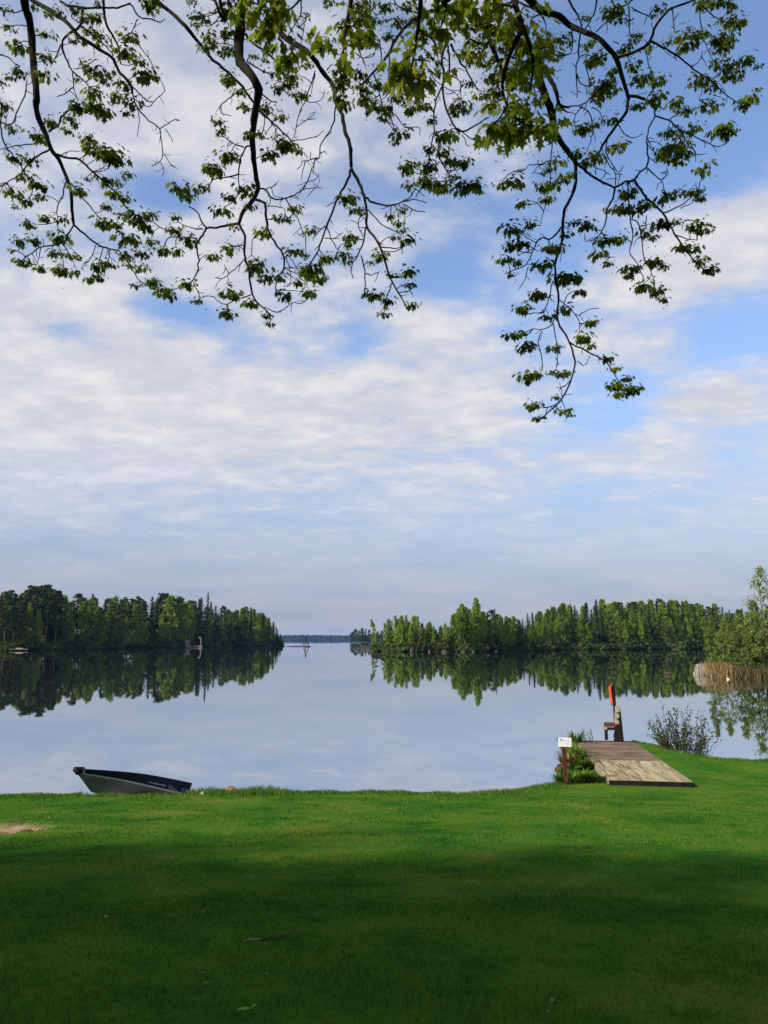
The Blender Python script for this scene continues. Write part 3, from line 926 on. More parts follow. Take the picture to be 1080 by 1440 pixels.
m_willow = foliage('willow_leaves', [(0, (0.065, 0.095, 0.020)), (.5, (0.105, 0.145, 0.026)), (1, (0.16, 0.20, 0.06))])
for i, (a, off_, yt, Rm, low, lab) in enumerate([
        (1080, 6, 806, 4.2, .16, 'tall pale green willow at the right edge, standing above the reeds'),
        (1066, 10, 848, 3.6, .10, 'broad green willow beside the tall one on the reedy point'),
        (1044, 8, 866, 3.4, .04, 'rounded green bush-like willow in the middle of the reedy point'),
        (1022, 4, 872, 3.8, .02, 'bushy green willow just behind the orange reeds'),
        (1004, 5, 868, 2.6, .03, 'slim green willow at the tip of the point beside the boulder'),
        (1104, 8, 842, 3.8, .06, 'large willow at the frame edge, right of the tall pale willow'),
        (1054, 3, 893, 3.9, .02, 'low spreading willow bush at the foot of the broad willow')]):
    P = on_point(a, off_)
    cr, tr = broadleaf(200 + i, Rm=Rm * 1.0, low=low, power=.72, nclump=120 if i else 110, per=30 if i else 16, size=.5 if i else .42, mat=m_willow, bark=m_bark_dark, droop=.6, name='willow')
    o = empty('willow_tree', P.tolist(), g.uniform(0, 6)); link('trunk', tr, o); link('crown', cr, o)
    hh = (-math.tan(math.atan((yt - 720) / F) - PITCH)) * np.linalg.norm(P[:2]) + 5 - P[2]
    s = hh / 20; o.scale = (max(s, .34) * 1.0,) * 2 + (s,)
    tag(o, lab, 'willow')

m_rock2 = solid('wet_shore_stone', [(0.35, (0.025, 0.021, 0.018)), (0.55, (0.058, 0.048, 0.040)), (0.75, (0.12, 0.10, 0.085))], scale=2.5, bump=.6)
m_rock = solid('shore_rock', [(0.35, (0.075, 0.062, 0.052)), (0.55, (0.15, 0.125, 0.105)), (0.72, (0.24, 0.20, 0.17))], scale=2.5, bump=.6)


def rock_mesh(seed, s=(1, 1, 1), sub=3, rough=.18, name='rock', mat=None, sharp=0):
    g = np.random.default_rng(seed)
    import bmesh
    bm_ = bmesh.new(); bmesh.ops.create_icosphere(bm_, subdivisions=sub, radius=1)
    fr = g.normal(size=(9, 3)); ph = g.uniform(0, 6.28, 9)
    pl = g.normal(size=(sharp, 3)) if sharp else []
    for v in bm_.verts:
        c = np.array(v.co)
        for q in pl:
            q = q / np.linalg.norm(q); d = c @ q - .62
            if d > 0: c = c - q * d
        k = 1 + rough * sum(math.sin(fr[i] @ c * (1.5 + .5 * i) + ph[i]) / (1.5 + i) for i in range(9))
        v.co = (c * k * np.array(s)).tolist()
    me = bpy.data.meshes.new(name); bm_.to_mesh(me); bm_.free()
    me.polygons.foreach_set('use_smooth', np.ones(len(me.polygons), bool)); me.materials.append(mat or m_rock)
    return me


# the big angular boulder: cut block with a dark crack
P = on_z(990, 949.0, 0)
mb = MB()
d = P[:2] / np.linalg.norm(P[:2]); rx = np.array([d[1], -d[0]])
def bp_(u, v, z): u = u * 1.2; z = z * 1.15; return [P[0] + rx[0] * u + d[0] * v, P[1] + rx[1] * u + d[1] * v, z]
mb.add([bp_(-1.35, .3, -.4), bp_(-.55, -.25, -.4), bp_(-.5, 1.7, -.4), bp_(-1.2, 1.7, -.4), bp_(-.80, .45, 1.22), bp_(-.52, .2, 1.32), bp_(-.5, 1.3, 1.3), bp_(-.8, 1.3, 1.2)], [[3, 2, 1, 0], [4, 5, 6, 7], [0, 1, 5, 4], [1, 2, 6, 5], [2, 3, 7, 6], [3, 0, 4, 7]])
mb.add([bp_(-.47, -.30, -.4), bp_(1.2, -.1, -.4), bp_(1.2, 1.8, -.4), bp_(-.45, 1.8, -.4), bp_(-.46, .1, 1.36), bp_(.95, .35, 1.30), bp_(.95, 1.4, 1.22), bp_(-.44, 1.4, 1.34)], [[3, 2, 1, 0], [4, 5, 6, 7], [0, 1, 5, 4], [1, 2, 6, 5], [2, 3, 7, 6], [3, 0, 4, 7]])
o = mb.build('boulder', m_rock)
bv = o.modifiers.new('bevel', 'BEVEL'); bv.width = .07; bv.segments = 2
tag(o, 'large angular grey boulder with a dark crack at the tip of the reedy point', 'boulder')

# shoreline stones
for i, (a, y, s, lab) in enumerate([
        (505, 915.2, (1.6, .9, .28), 'flat stone farthest out in the water off the right point'), (512, 915.3, (1.5, .9, .5), 'second flat stone off the tip of the right point'),
        (519, 915.4, (1.3, .9, .8), 'dark stone below the leaning birch'), (527, 915.6, (1.6, 1, .75), 'brownish stone just right of the leaning birch'), (534, 915.8, (1.4, 1, .9), 'reddish stone at the foot of the first shore birches'),
        (579, 917.3, (0.75, 0.72, 1.50), 'upright pale stone standing at the waterline of the right point'), (604, 917.2, (0.60, 0.64, 0.83), 'small pale stone right of the upright pale stone'),
        (625, 917.5, (1.58, 0.96, 0.94), 'broad pale stone in the middle of the right point waterline'), (652, 917.0, (1.20, 0.80, 0.52), 'low dark stone right of the broad pale stone'), (666, 916.6, (0.90, 0.80, 0.60), 'small dark stone under the tallest birches of the point'),
        (697, 916, (0.98, 0.80, 0.45), 'low stone under the dark spruce of the point'), (773, 914.2, (1.50, 0.96, 0.60), 'pale stone at the foot of the far right forest'), (826, 913.8, (1.05, 0.80, 0.52), 'small stone at the middle of the far right forest shore'), (951, 913.2, (2.4, 1, .4), 'flat light stone near the reedy point end of the far shore'),
        (21, 914.6, (1.3, .9, .6), 'pale block beside the left jetty'), (105, 913.2, (2.8, 1, .45), 'low grassy-topped ledge on the left shore'), (277, 910.2, (4.0, 1.4, .9), 'sloping pale rock slab right of the white marker post'), (374, 908.3, (6.0, 1.4, .8), 'long pale rock ledge near the tip of the left headland')]):
    P = on_z(a, y, 0); P[2] = s[2] * .25
    o = link('stone', rock_mesh(300 + i, [q * .8 for q in s], 2, mat=m_rock2)); o.location = P.tolist(); tag(o, lab, 'stone')

# ================================================================ little things along the far water
m_white = solid('white_paint', [(0.3, (0.50, 0.50, 0.50)), (0.7, (0.66, 0.66, 0.66))], scale=4)
m_darkwood = solid('dark_wood', [(0.35, (0.004, 0.004, 0.004)), (0.7, (0.016, 0.012, 0.010))], scale=8, stretch=(1, 1, .15), bump=.3)
m_redwood = solid('reddish_post_wood', [(0.35, (0.045, 0.014, 0.010)), (0.7, (0.10, 0.035, 0.022))], scale=9, stretch=(1, 1, .12), bump=.3)
m_palewood = solid('pale_wood', [(0.35, (0.15, 0.115, 0.08)), (0.7, (0.30, 0.245, 0.18))], scale=9, stretch=(.2, 1, 1), bump=.3)
m_grey = solid('weathered_grey_wood', [(0.35, (0.10, 0.09, 0.08)), (0.7, (0.26, 0.24, 0.21))], scale=6, stretch=(.3, 1, 1), bump=.3)

P = on_z(57.5, 914.2, 0); P[2] = .2
o = empty('marker_post', P.tolist())
mb = MB(); mb.tube([[0, 0, -.6], [0, 0, .2], [0, 0, 2.0], [.05, 0, 2.4]], [.52, .5, .36, .22], 10); mb.build('pillar', m_white, o, True)
mb = MB(); mb.tube([[.05, 0, 2.35], [.25, 0, 5.2]], [.07, .04], 6); mb.build('mast', m_white, o)
tag(o, 'white tapering marker with a thin mast on the left shore', 'marker')
P = on_z(23, 915.1, 0)
o = empty('jetty', P.tolist(), .1)
mb = MB(); mb.box((0, 0, .62), (9, 2.0, .18)); mb.build('deck', m_grey, o)
mb = MB(); mb.box((1.2, .2, .95), (2.6, 1.2, .42)); mb.build('bench_box', m_palewood, o)
for sx_ in (-4.1, -1.4, 1.4, 4.1):
    mb = MB(); mb.tube([[sx_, -.8, -.8], [sx_, -.8, .53]], .12, 6); mb.build('pile', m_darkwood, o)
tag(o, 'small grey jetty low on the water at the left edge of the headland', 'jetty')
P = on_z(274, 910.6, 0); P[2] = .3
o = empty('marker_post', P.tolist())
mb = MB(); mb.tube([[3.2, 0, -.3], [3.2, 0, 4.6]], .24, 8); mb.build('post', m_grey, o)
mb = MB(); mb.tube([[3.2, 0, 4.5], [2.9, 0, 4.9], [2.3, 0, 5.0], [1.9, 0, 4.8]], [.26, .36, .34, .2], 8); mb.build('curved_head', m_grey, o, True)
mb = MB(); mb.box((-.5, 0, .3), (9, 2.2, 1.0)); mb.build('stone_base', m_rock, o)
mb = MB(); mb.box((-4.2, .2, 2.2), (2.4, .8, 3.0)); mb.build('side_panel', m_grey, o)
tag(o, 'white curved-headed post on a stone base below the left forest', 'marker')
P = on_z(430, 909.4, 0)
o = empty('beacon', P.tolist())
mb = MB()
for a in range(3):
    an = a * 2.094 + .4; mb.tube([[1.9 * math.cos(an), 1.9 * math.sin(an), .5], [0, 0, 5.2]], [.22, .14], 6)
mb.build('tripod', m_darkwood, o)
mb = MB(); mb.tube([[0, 0, 4.8], [0, 0, 6.2]], [.5, .35], 8); mb.build('top_mark', m_darkwood, o)
mb = MB(); mb.tube([[0, 0, 1.6], [0, 0, 2.6]], [.6, .6], 8); mb.build('drum', m_grey, o)
o2 = link('base_rock', rock_mesh(410, (3.0, 2, .5), 2, mat=m_rock2), o); o2.location = (0, 0, .1)
tag(o, 'small three-legged beacon on a rock in the gap between the headlands', 'beacon')
P = on_z(414, 909.2, 0)
o = link('skerry', rock_mesh(411, (6.0, 1.6, .4), 3, mat=m_rock2)); o.location = (P + [0, 0, .1]).tolist(); tag(o, 'long low dark rock between the left headland and the beacon', 'rock')

# water birds and birds in the air
m_duck = solid('dark_feathers', [(0.3, (0.02, 0.016, 0.012)), (0.7, (0.06, 0.045, 0.03))], scale=9)
def bird_swim(px, py, s, mat, label):
    P = on_z(px, py, 0)
    mb = MB()
    mb.tube([[-.34, 0, .12], [-.22, 0, .12], [0, 0, .12], [.18, 0, .13], [.26, 0, .2], [.28, 0, .32], [.34, 0, .38], [.42, 0, .36], [.5, 0, .34]], [.02, .09, .15, .12, .07, .05, .065, .045, .012], 10)
    o = mb.build('water_bird', mat, None, True); o.location = P.tolist(); o.scale = (s, s, s); o.rotation_euler = (0, 0, 2.6)
    tag(o, label, 'bird')
bird_swim(939, 948.5, 1.5, m_duck, 'dark duck on the water left of the boulder')
bird_swim(1024, 955.5, .45, m_white, 'white water bird swimming in front of the reeds')
def bird_fly(px, py, d, s, label):
    P = at(px, py, d)
    o = empty('flying_bird', P.tolist(), .7)
    mb = MB(); mb.tube([[-.5, 0, 0], [-.25, 0, 0], [.1, 0, .02], [.35, 0, .03], [.5, 0, .02]], [.03, .08, .11, .07, .01], 8); mb.build('body', m_duck, o, True)
    for q in (-1, 1):
        mb = MB(); a = [[.18, q * .06, .04], [-.12, q * .06, .04], [-.1, q * .5, .32], [.12, q * .5, .34], [-.22, q * 1.0, .22]]
        mb.add(a, [[0, 1, 2, 3], [3, 2, 4]]); mb.add(np.array(a) + [0, 0, .015], [[3, 2, 1, 0], [4, 2, 3]]); mb.build('wing', m_duck, o)
    o.scale = (s, s, s); tag(o, label, 'bird')
bird_fly(920, 693, 60, .12, 'tiny dark bird in flight over the right forest')
bird_fly(307, 575, 80, .11, 'tiny dark bird in flight high over the left forest')

# ================================================================ the dock
zt = 0.83
FL = on_z(856.6, 1097, zt); BL = on_z(811, 1042.5, .66)
L = np.linalg.norm((BL - FL)[:2]); ax = (BL - FL) / L; ax[2] = 0
WD = 2.40
ang = math.atan2(ax[1], ax[0]) - math.pi / 2
pv_ = math.atan2(.66 - zt, L)
o = empty('dock', [FL[0], FL[1], zt], ang)
# local: x across to the right, y along to the lake, z=0 deck top
m_deck_far = solid('brown_deck_boards', [(0.36, (0.065, 0.038, 0.025)), (0.52, (0.125, 0.086, 0.060)), (0.68, (0.21, 0.155, 0.110))], scale=2.0, stretch=(.8, 5, 1), bump=.35, detail=9, tint=.14)
m_deck_near = solid('bleached_deck_boards', [(0.30, (0.09, 0.060, 0.035)), (0.46, (0.23, 0.185, 0.11)), (0.60, (0.32, 0.270, 0.165)), (0.75, (0.42, 0.36, 0.23))], scale=1.6, stretch=(7, .55, 1), bump=.35, detail=9, tint=.16)
slope = (.66 - zt) / L
near_len = L * .44
def dz(y): return slope * y
mb = MB()
nb = 9; bw = WD / nb
for i in range(nb):          # lengthwise bleached boards
    x0, x1 = i * bw + .009, (i + 1) * bw - .009
    j = random.uniform(-.004, .004)
    for (y0, y1) in [(0.0, near_len * random.uniform(.35, .65)), (None, near_len)]:
        if y0 is None: y0 = prev + .006
        prev = y1
        mb.hexa([[x0, y0, dz(y0) - .045 + j], [x1, y0, dz(y0) - .045 + j], [x1, y1, dz(y1) - .045 + j], [x0, y1, dz(y1) - .045 + j]], [[x0, y0, dz(y0) + j], [x1, y0, dz(y0) + j], [x1, y1, dz(y1) + j], [x0, y1, dz(y1) + j]], random.random())
mb.build('ramp_boards', m_deck_near, o)
mb = MB()
y = near_len + .01
while y < L:                 # crosswise brown boards
    y1 = min(y + .142, L); j = random.uniform(-.004, .004)
    mb.hexa([[-.0, y, dz(y) - .05 + j], [WD, y, dz(y) - .05 + j], [WD, y1, dz(y1) - .05 + j], [0, y1, dz(y1) - .05 + j]], [[0, y, dz(y) + j], [WD, y, dz(y) + j], [WD, y1, dz(y1) + j], [0, y1, dz(y1) + j]], random.random())
    y = y1 + .008
mb.build('deck_boards', m_deck_far, o)
mb = MB(); mb.box((WD / 2, -.03, -.115), (WD + .02, .05, .23)); mb.build('front_board', m_darkwood, o)
for x in (.05, WD - .05):
    mb = MB(); mb.hexa([[x - .04, .06, -.24], [x + .04, .06, -.24], [x + .04, L - .05, -.24 + dz(L)], [x - .04, L - .05, -.24 + dz(L)]], [[x - .04, .06, -.056], [x + .04, .06, -.056], [x + .04, L - .05, -.056 + dz(L)], [x - .04, L - .05, -.056 + dz(L)]])
    mb.build('side_beam', m_palewood if x < 1 else m_darkwood, o)  # right beam darker: the shade on that side is put into its colour
mb = MB(); mb.box((WD / 2, L + .02, dz(L) - .08), (WD, .04, .24)); mb.build('end_board', m_darkwood, o)
for x in (.12, WD - .12):
    for yy in (near_len, L * .75, L - .25):
        mb = MB(); mb.tube([[x, yy, -2.2], [x, yy, dz(yy) - .25]], .085, 8); mb.build('pile', m_darkwood, o)
tag(o, 'sloping wooden dock, bleached boards in front and brown boards behind', 'dock')
Rz = np.array([[math.cos(ang), -math.sin(ang), 0], [math.sin(ang), math.cos(ang), 0], [0, 0, 1]])
def dock_pt(x, y): return np.array([FL[0], FL[1], zt]) + Rz @ np.array([x, y, dz(y)])

# ---- bench at the far end of the dock, seen end on and facing left
B = on_z(849.5, 1040.0, .66)          # front foot
k = np.linalg.norm(B - CAM) / F      # metres per pixel there
o = empty('bench', B.tolist(), -.275)
sd, sh = 16.5 * k, 17.5 * k           # seat depth and height
LB = 1.5
mb = MB()
for i in range(4):
    x = .02 + i * (sd - .02) / 4; mb.box((x + .07, LB / 2, sh - .02), (.125, LB, .045))
mb.build('seat', m_redwood, o)
for yy in (.10, LB - .10):
    mb = MB(); mb.box((.10, yy, (sh - .045) / 2 - .03), (.14, .10, sh - .05)); mb.build('leg', m_darkwood, o)
    mb = MB()
    mb.hexa([[sd * .72, yy - .055, -.05], [sd * 1.50, yy - .055, -.05], [sd * 1.50, yy + .055, -.05], [sd * .72, yy + .055, -.05]],
            [[sd * 1.25, yy - .055, 35.5 * k], [sd * 1.36, yy - .055, 35.5 * k], [sd * 1.36, yy + .055, 35.5 * k], [sd * 1.25, yy + .055, 35.5 * k]])
    mb.build('rear_frame', m_darkwood, o)
    mb = MB(); mb.box((sd * .55, yy, sh - .13), (sd * .95, .08, .11)); mb.build('seat_rail', m_darkwood, o)
mb = MB(); mb.box((.07, LB / 2, sh - .10), (.15, LB + .04, .115)); mb.build('front_rail', m_palewood, o)
for i in range(3):
    z = sh + .14 + i * .255; x = sd * (1.06 + .035 * i)
    mb = MB(); mb.box((x, LB / 2, z), (.20, LB + .02, .17)); q = mb.build('back_slat', m_palewood, o)
    bv = q.modifiers.new('bevel', 'BEVEL'); bv.width = .05; bv.segments = 3
tag(o, 'wooden bench with pale back slats at the lake end of the dock', 'bench')

# ---- leaning dark pole with an orange flag
p0 = on_z(867.5, 1040, .58) + np.array([0, 1.8, 0]); dd = (p0 - CAM) @ FWD
p1 = at(862.2, 961.5, dd); pb = at(867.8, 1042, dd)
o = empty('flag_pole', pb.tolist())
mb = MB(); mb.tube([[0, 0, -1.0], (p1 - pb).tolist()], [.085, .068], 8); mb.build('pole', m_darkwood, o)
m_flag = solid('orange_cloth', [(0.3, (0.22, 0.024, 0.012)), (0.7, (0.48, 0.070, 0.030))], scale=5, stretch=(3, 3, .6), rough=.7)
mb = MB(); pr = p1 - pb; n1, n2 = 15, 9
Vf = []
for i in range(n1):
    t = i / (n1 - 1)
    wdt = .15 * math.sin(math.pi * min(1, .22 + t * .72)) ** .6 * (1 - .45 * t)
    for j in range(n2):
        s = j / (n2 - 1)
        c = pr * (1 - .33 * t) + np.array([-.07, -.02, 0])
        Vf.append(c + np.array([-wdt * s, .09 * math.sin(7.5 * s + 1.2 * t) * (.4 + s), -.10 * s - .05 * math.sin(3 * s + 6 * t)]))
ii = np.arange(n1 * n2).reshape(n1, n2)
fq = np.stack([ii[:-1, :-1], ii[:-1, 1:], ii[1:, 1:], ii[1:, :-1]], -1).reshape(-1, 4)
mb.add(Vf, fq.tolist()); q = mb.build('flag', m_flag, o, True)
sm = q.modifiers.new('thick', 'SOLIDIFY'); sm.thickness = .03
tag(o, 'dark leaning pole with a limp orange flag behind the dock bench', 'flag pole')

# ---- sign on a red-brown post
S = on_lawn(796.5, 1105); ds = (S - CAM) @ FWD; k = ds / F
o = empty('notice_sign', S.tolist())
top = at(794.3, 1049, ds) - S
mb = MB(); mb.hexa([[-.055, -.035, -.4], [.055, -.035, -.4], [.055, .035, -.4], [-.055, .035, -.4]], [[top[0] - .05, -.035, top[2] + .1], [top[0] + .05, -.035, top[2] + .1], [top[0] + .05, .035, top[2] + .1], [top[0] - .05, .035, top[2] + .1]])
mb.build('post', m_redwood, o)
bc = at(793.8, 1043.3, ds) - S
q = empty('board', (bc[0], bc[1] - .05, bc[2])); q.parent = o; q.rotation_euler = (0, R(1.5), 0)
mb = MB(); mb.box((0, 0, 0), (18.2 * k, .02, 12.4 * k)); mb.build('panel', m_white, q)
m_ink = solid('grey_ink', [(0.3, (0.10, 0.12, 0.17)), (0.7, (0.16, 0.18, 0.24))], scale=5)
m_ink2 = solid('faded_ink', [(0.3, (0.42, 0.43, 0.52)), (0.7, (0.55, 0.56, 0.62))], scale=5)
mb = MB(); mb.box((-5.2 * k, -.013, 3.2 * k), (2.2 * k, .004, 2.0 * k)); mb.build('emblem', m_ink, q)
mb = MB()
for i in range(4): mb.box((2.0 * k + (i % 2) * .3 * k, -.013, (2.6 - 1.9 * i) * k), ((9.5 - (i % 3)) * k, .004, .55 * k))
mb.box((-5.0 * k, -.013, -2.2 * k), (4 * k, .004, .5 * k)); mb.build('print', m_ink2, q)
tag(o, 'small white notice board on a red-brown post left of the dock', 'sign')

# ================================================================ weeds and shrub by the dock
m_weed = foliage('weed_leaves', [(0, (0.035, 0.070, 0.010)), (.6, (0.065, 0.115, 0.015)), (1, (0.14, 0.17, 0.045))], objrand=.3)
m_dry = foliage('dry_stalks', [(0, (0.09, 0.07, 0.02)), (1, (0.20, 0.16, 0.055))], trans=.2, objrand=.3)
m_stem = solid('grey_green_stems', [(0.3, (0.035, 0.045, 0.025)), (0.7, (0.09, 0.095, 0.06))], scale=8)


def blade_plant(seed, n, h, spread, w, g=None):
    g = np.random.default_rng(seed); mb = MB()
    for i in range(n):
        a = g.uniform(0, 6.28); r0 = spread * .35 * math.sqrt(g.uniform(0, 1)); hh = h * g.uniform(.45, 1.1); out = g.uniform(.15, 1.0) * spread
        p = np.array([r0 * math.cos(a), r0 * math.sin(a), -.05]); dr = np.array([math.cos(a), math.sin(a), 0]); sd_ = np.array([-dr[1], dr[0], 0])
        V_ = []
        for t, ww in ((0, .7), (.35, 1), (.7, .8), (1, .08)):
            c = p + dr * out * t ** 1.6 + np.array([0, 0, hh * (t - .38 * t ** 3)])
            V_ += [c - sd_ * w * ww * g.uniform(.8, 1.2), c + sd_ * w * ww]
        mb.add(V_, [[0, 1, 3, 2], [2, 3, 5, 4], [4, 5, 7, 6]], g.uniform(0, 1))
    return mb


def stalk_plant(seed, n, h, lean, mat_leaf, name, leafsize=.055):
    g = np.random.default_rng(seed); st = MB(); C = []
    for i in range(n):
        hh = h * g.uniform(.6, 1.1); l = lean + g.normal(0, .25, 2) * np.array([1, 1])
        pts = [[g.normal(0, .06) + l[0] * t ** 1.7 * hh, g.normal(0, .01) + l[1] * t ** 1.7 * hh, hh * t - .05] for t in np.linspace(0, 1, 6)]
        st.tube(pts, np.linspace(.011, .004, 6), 4)
        for t in g.uniform(.3, 1, 9):
            j = min(4, int(t * 5)); f = t * 5 - j
            C.append(np.array(pts[j]) * (1 - f) + np.array(pts[j + 1]) * f + g.normal(0, .03, 3))
    return st, np.array(C)


def put_plant(px, py, lift, parts, label, cat, name, rz=0, group=None, depth_add=0):
    P = on_z(px, py, lift) if lift is not None else on_lawn(px, py)
    P = P + np.array([0, depth_add, 0]); P[2] = max(float(lawn_z(P[0], P[1])), -.05)
    o = empty(name, P.tolist(), rz)
    for nm, x, mt in parts:
        if isinstance(x, MB): x.build(nm, mt, o)
        else:
            Vc, Fc = cards(x[0], x[1], np.random.default_rng(3)); link(nm, raw_mesh(nm, Vc, Fc, np.random.default_rng(4).uniform(0, 1, len(Fc)), mt), o)
    return tag(o, label, cat, group)


put_plant(787, 1104, None, [('leaves', blade_plant(1, 46, .75, .42, .022), m_weed)], 'tuft of long green blades left of the sign post', 'grass tuft', 'grass_tuft')
put_plant(806, 1101, None, [('leaves', blade_plant(2, 60, .60, .55, .035), m_weed)], 'leafy green weed just right of the sign post', 'weed', 'leafy_weed')
put_plant(822, 1100, None, [('leaves', blade_plant(3, 70, .62, .6, .035), m_weed)], 'broad-leaved green weed beside the dock corner', 'weed', 'leafy_weed')
put_plant(840, 1101, None, [('leaves', blade_plant(33, 70, .42, .6, .03), m_weed)], 'low green weed against the front left corner of the dock', 'weed', 'leafy_weed')
put_plant(806, 1078, .40, [('leaves', blade_plant(4, 90, 1.15, .62, .03), m_weed), ('dry_blades', blade_plant(14, 26, .8, .6, .03), m_dry)], 'tall green and straw tuft behind the sign', 'grass tuft', 'grass_tuft')
put_plant(800, 1092, .30, [('leaves', blade_plant(5, 90, .95, .45, .045), m_dry)], 'drooping straw-coloured clump right behind the sign post', 'dry clump', 'dry_grass_clump')
put_plant(819, 1070, .42, [('leaves', blade_plant(6, 80, .62, .5, .04), m_weed)], 'green weed against the middle left side of the dock', 'weed', 'leafy_weed')
put_plant(828, 1084, .42, [('leaves', blade_plant(16, 80, .6, .55, .04), m_weed)], 'green weed below the near left side of the dock', 'weed', 'leafy_weed')
put_plant(797, 1064, .2, [('leaves', blade_plant(7, 60, 1.6, .55, .022), m_weed)], 'tall green tuft rising above the sign board', 'grass tuft', 'grass_tuft')
put_plant(812, 1052, .40, [('leaves', blade_plant(8, 70, 1.0, .55, .03), m_weed)], 'tall green tuft at the back left corner of the dock', 'grass tuft', 'grass_tuft')
for i, (a, y, ln, lab) in enumerate([(800, 1052, (-.25, 0), 'thin grey weed stalks above the sign'), (818, 1046, (-.1, 0), 'thin grey stalks at the back left dock corner'), (833, 1043, (-.35, 0), 'grey stalks leaning left behind the dock end'), (840, 1043, (-.2, 0), 'tallest grey stalks just left of the bench')]):
    st, C = stalk_plant(20 + i, 5, .95, np.array(ln), m_weed, 'stalk')
    put_plant(a, y, .3, [('stems', st, m_stem), ('leaves', (C, .075), m_weed)], lab, 'weed', 'weed_stalks', depth_add=.8)
# small earthy root lump left of the post
P = on_lawn(793, 1085); P = on_z(788, 1080, .55)
o = link('stump', rock_mesh(70, (.20, .20, .16), 3, .3, mat=solid('red_brown_bark', [(0.35, (0.03, 0.014, 0.010)), (0.7, (0.10, 0.05, 0.028))], scale=6, bump=.6))); o.location = P.tolist()
tag(o, 'red-brown bark lump among the weeds left of the sign post', 'stump')

# shrub on the water's edge right of the dock
m_shrub = foliage('shrub_leaves', [(0, (0.022, 0.032, 0.012)), (.6, (0.040, 0.055, 0.018)), (1, (0.075, 0.09, 0.03))], trans=.2, objrand=.2)
g = np.random.default_rng(12)
st = MB(); C = []
P = on_z(963, 1057, .40)
for i in range(70):
    a = g.uniform(0, 6.28); tilt = min(.85, abs(g.normal(0, .55))) if i > 15 else g.uniform(.2, .9); hh = g.uniform(.9, 2.05) * (1 - .30 * min(tilt, 1.2) / 1.2)
    r0 = math.sqrt(g.uniform(0, 1)) * .72
    bx = np.array([r0 * math.cos(a) * 1.1, r0 * math.sin(a) * .5, -.15 - .18 * r0 * math.cos(a)])
    ax2 = g.normal(0, .35)
    pts = []
    for t in np.linspace(0, 1, 8):
        pts.append(bx + np.array([math.cos(a) * math.sin(tilt), .6 * math.sin(a) * math.sin(tilt), math.cos(tilt) * 1.0]) * hh * t + np.array([.05 * math.sin(9 * t + i), .04 * math.sin(7 * t + 2 * i), .05 * t * t]))
    st.tube(pts, np.linspace(.014, .005, 8), 4)
    for t in g.uniform(.15, 1, 38):
        j = min(6, int(t * 7)); f = t * 7 - j
        C.append(pts[j] * (1 - f) + pts[j + 1] * f + g.normal(0, .055, 3))
o = empty('shrub', P.tolist())
st.build('stems', m_bark_dark, o)
Vc, Fc = cards(np.array(C), g.uniform(.055, .12, len(C)), g); link('leaves', raw_mesh('leaves', Vc, Fc, g.uniform(0, 1, len(Fc)), m_shrub), o)
tag(o, 'sparse twiggy shrub at the water right of the dock', 'shrub')
put_plant(906, 1043, .5, [('leaves', blade_plant(31, 40, .42, .5, .02), m_weed)], 'small green tuft on the bank between bench and shrub', 'grass tuft', 'grass_tuft')
put_plant(985, 1062, .2, [('leaves', blade_plant(32, 40, .6, .5, .02), m_weed)], 'low green tuft at the right foot of the shrub', 'grass tuft', 'grass_tuft')

# ================================================================ small things on the lawn
m_stone2 = solid('orange_brown_stone', [(0.35, (0.11, 0.055, 0.030)), (0.55, (0.26, 0.135, 0.070)), (0.75, (0.40, 0.26, 0.15))], scale=5, bump=.5)
P = on_lawn(324, 1116.5); o = link('stone', rock_mesh(501, (.18, .16, .14), 3, .2, sharp=7, mat=m_stone2)); o.location = (P + [0, 0, .07]).tolist(); tag(o, 'orange-brown stone in the grass fringe right of the boat', 'stone')
P = on_lawn(285, 1118); o = link('stone', rock_mesh(502, (.06, .05, .035), 2, .2, mat=m_white)); o.location = (P + [0, 0, .04]).tolist(); tag(o, 'small white stone on the lawn between the boat and the orange-brown stone', 'stone')
# fallen stick
A = on_lawn(341, 1331); Bq = on_lawn(398, 1326); Cq = on_lawn(421, 1317)
o = empty('fallen_stick', A.tolist())
rel = lambda P_, z=.035: (P_ - A + [0, 0, z]).tolist()
mid = A * .55 + Bq * .45
mb = MB(); mb.tube([rel(A), rel(A * .7 + mid * .3, .045), rel(mid, .04)], [.006, .008, .007], 6); mb.build('bare_end', m_palewood, o)
mb = MB(); mb.tube([rel(mid, .04), rel(Bq, .045), rel(Bq * .4 + Cq * .6, .05), rel(Cq, .06)], [.007, .006, .004, .003], 6)
for t, q in ((.3, .07), (.6, -.06), (.8, .05)):
    s0 = mid * (1 - t) + Bq * t; mb.tube([rel(s0, .045), rel(s0 + [.05, q, 0], .05)], [.004, .002], 5)
mb.build('bark_end', m_bark_dark, o); tag(o, 'thin broken stick with a pale end lying on the shaded lawn', 'stick')
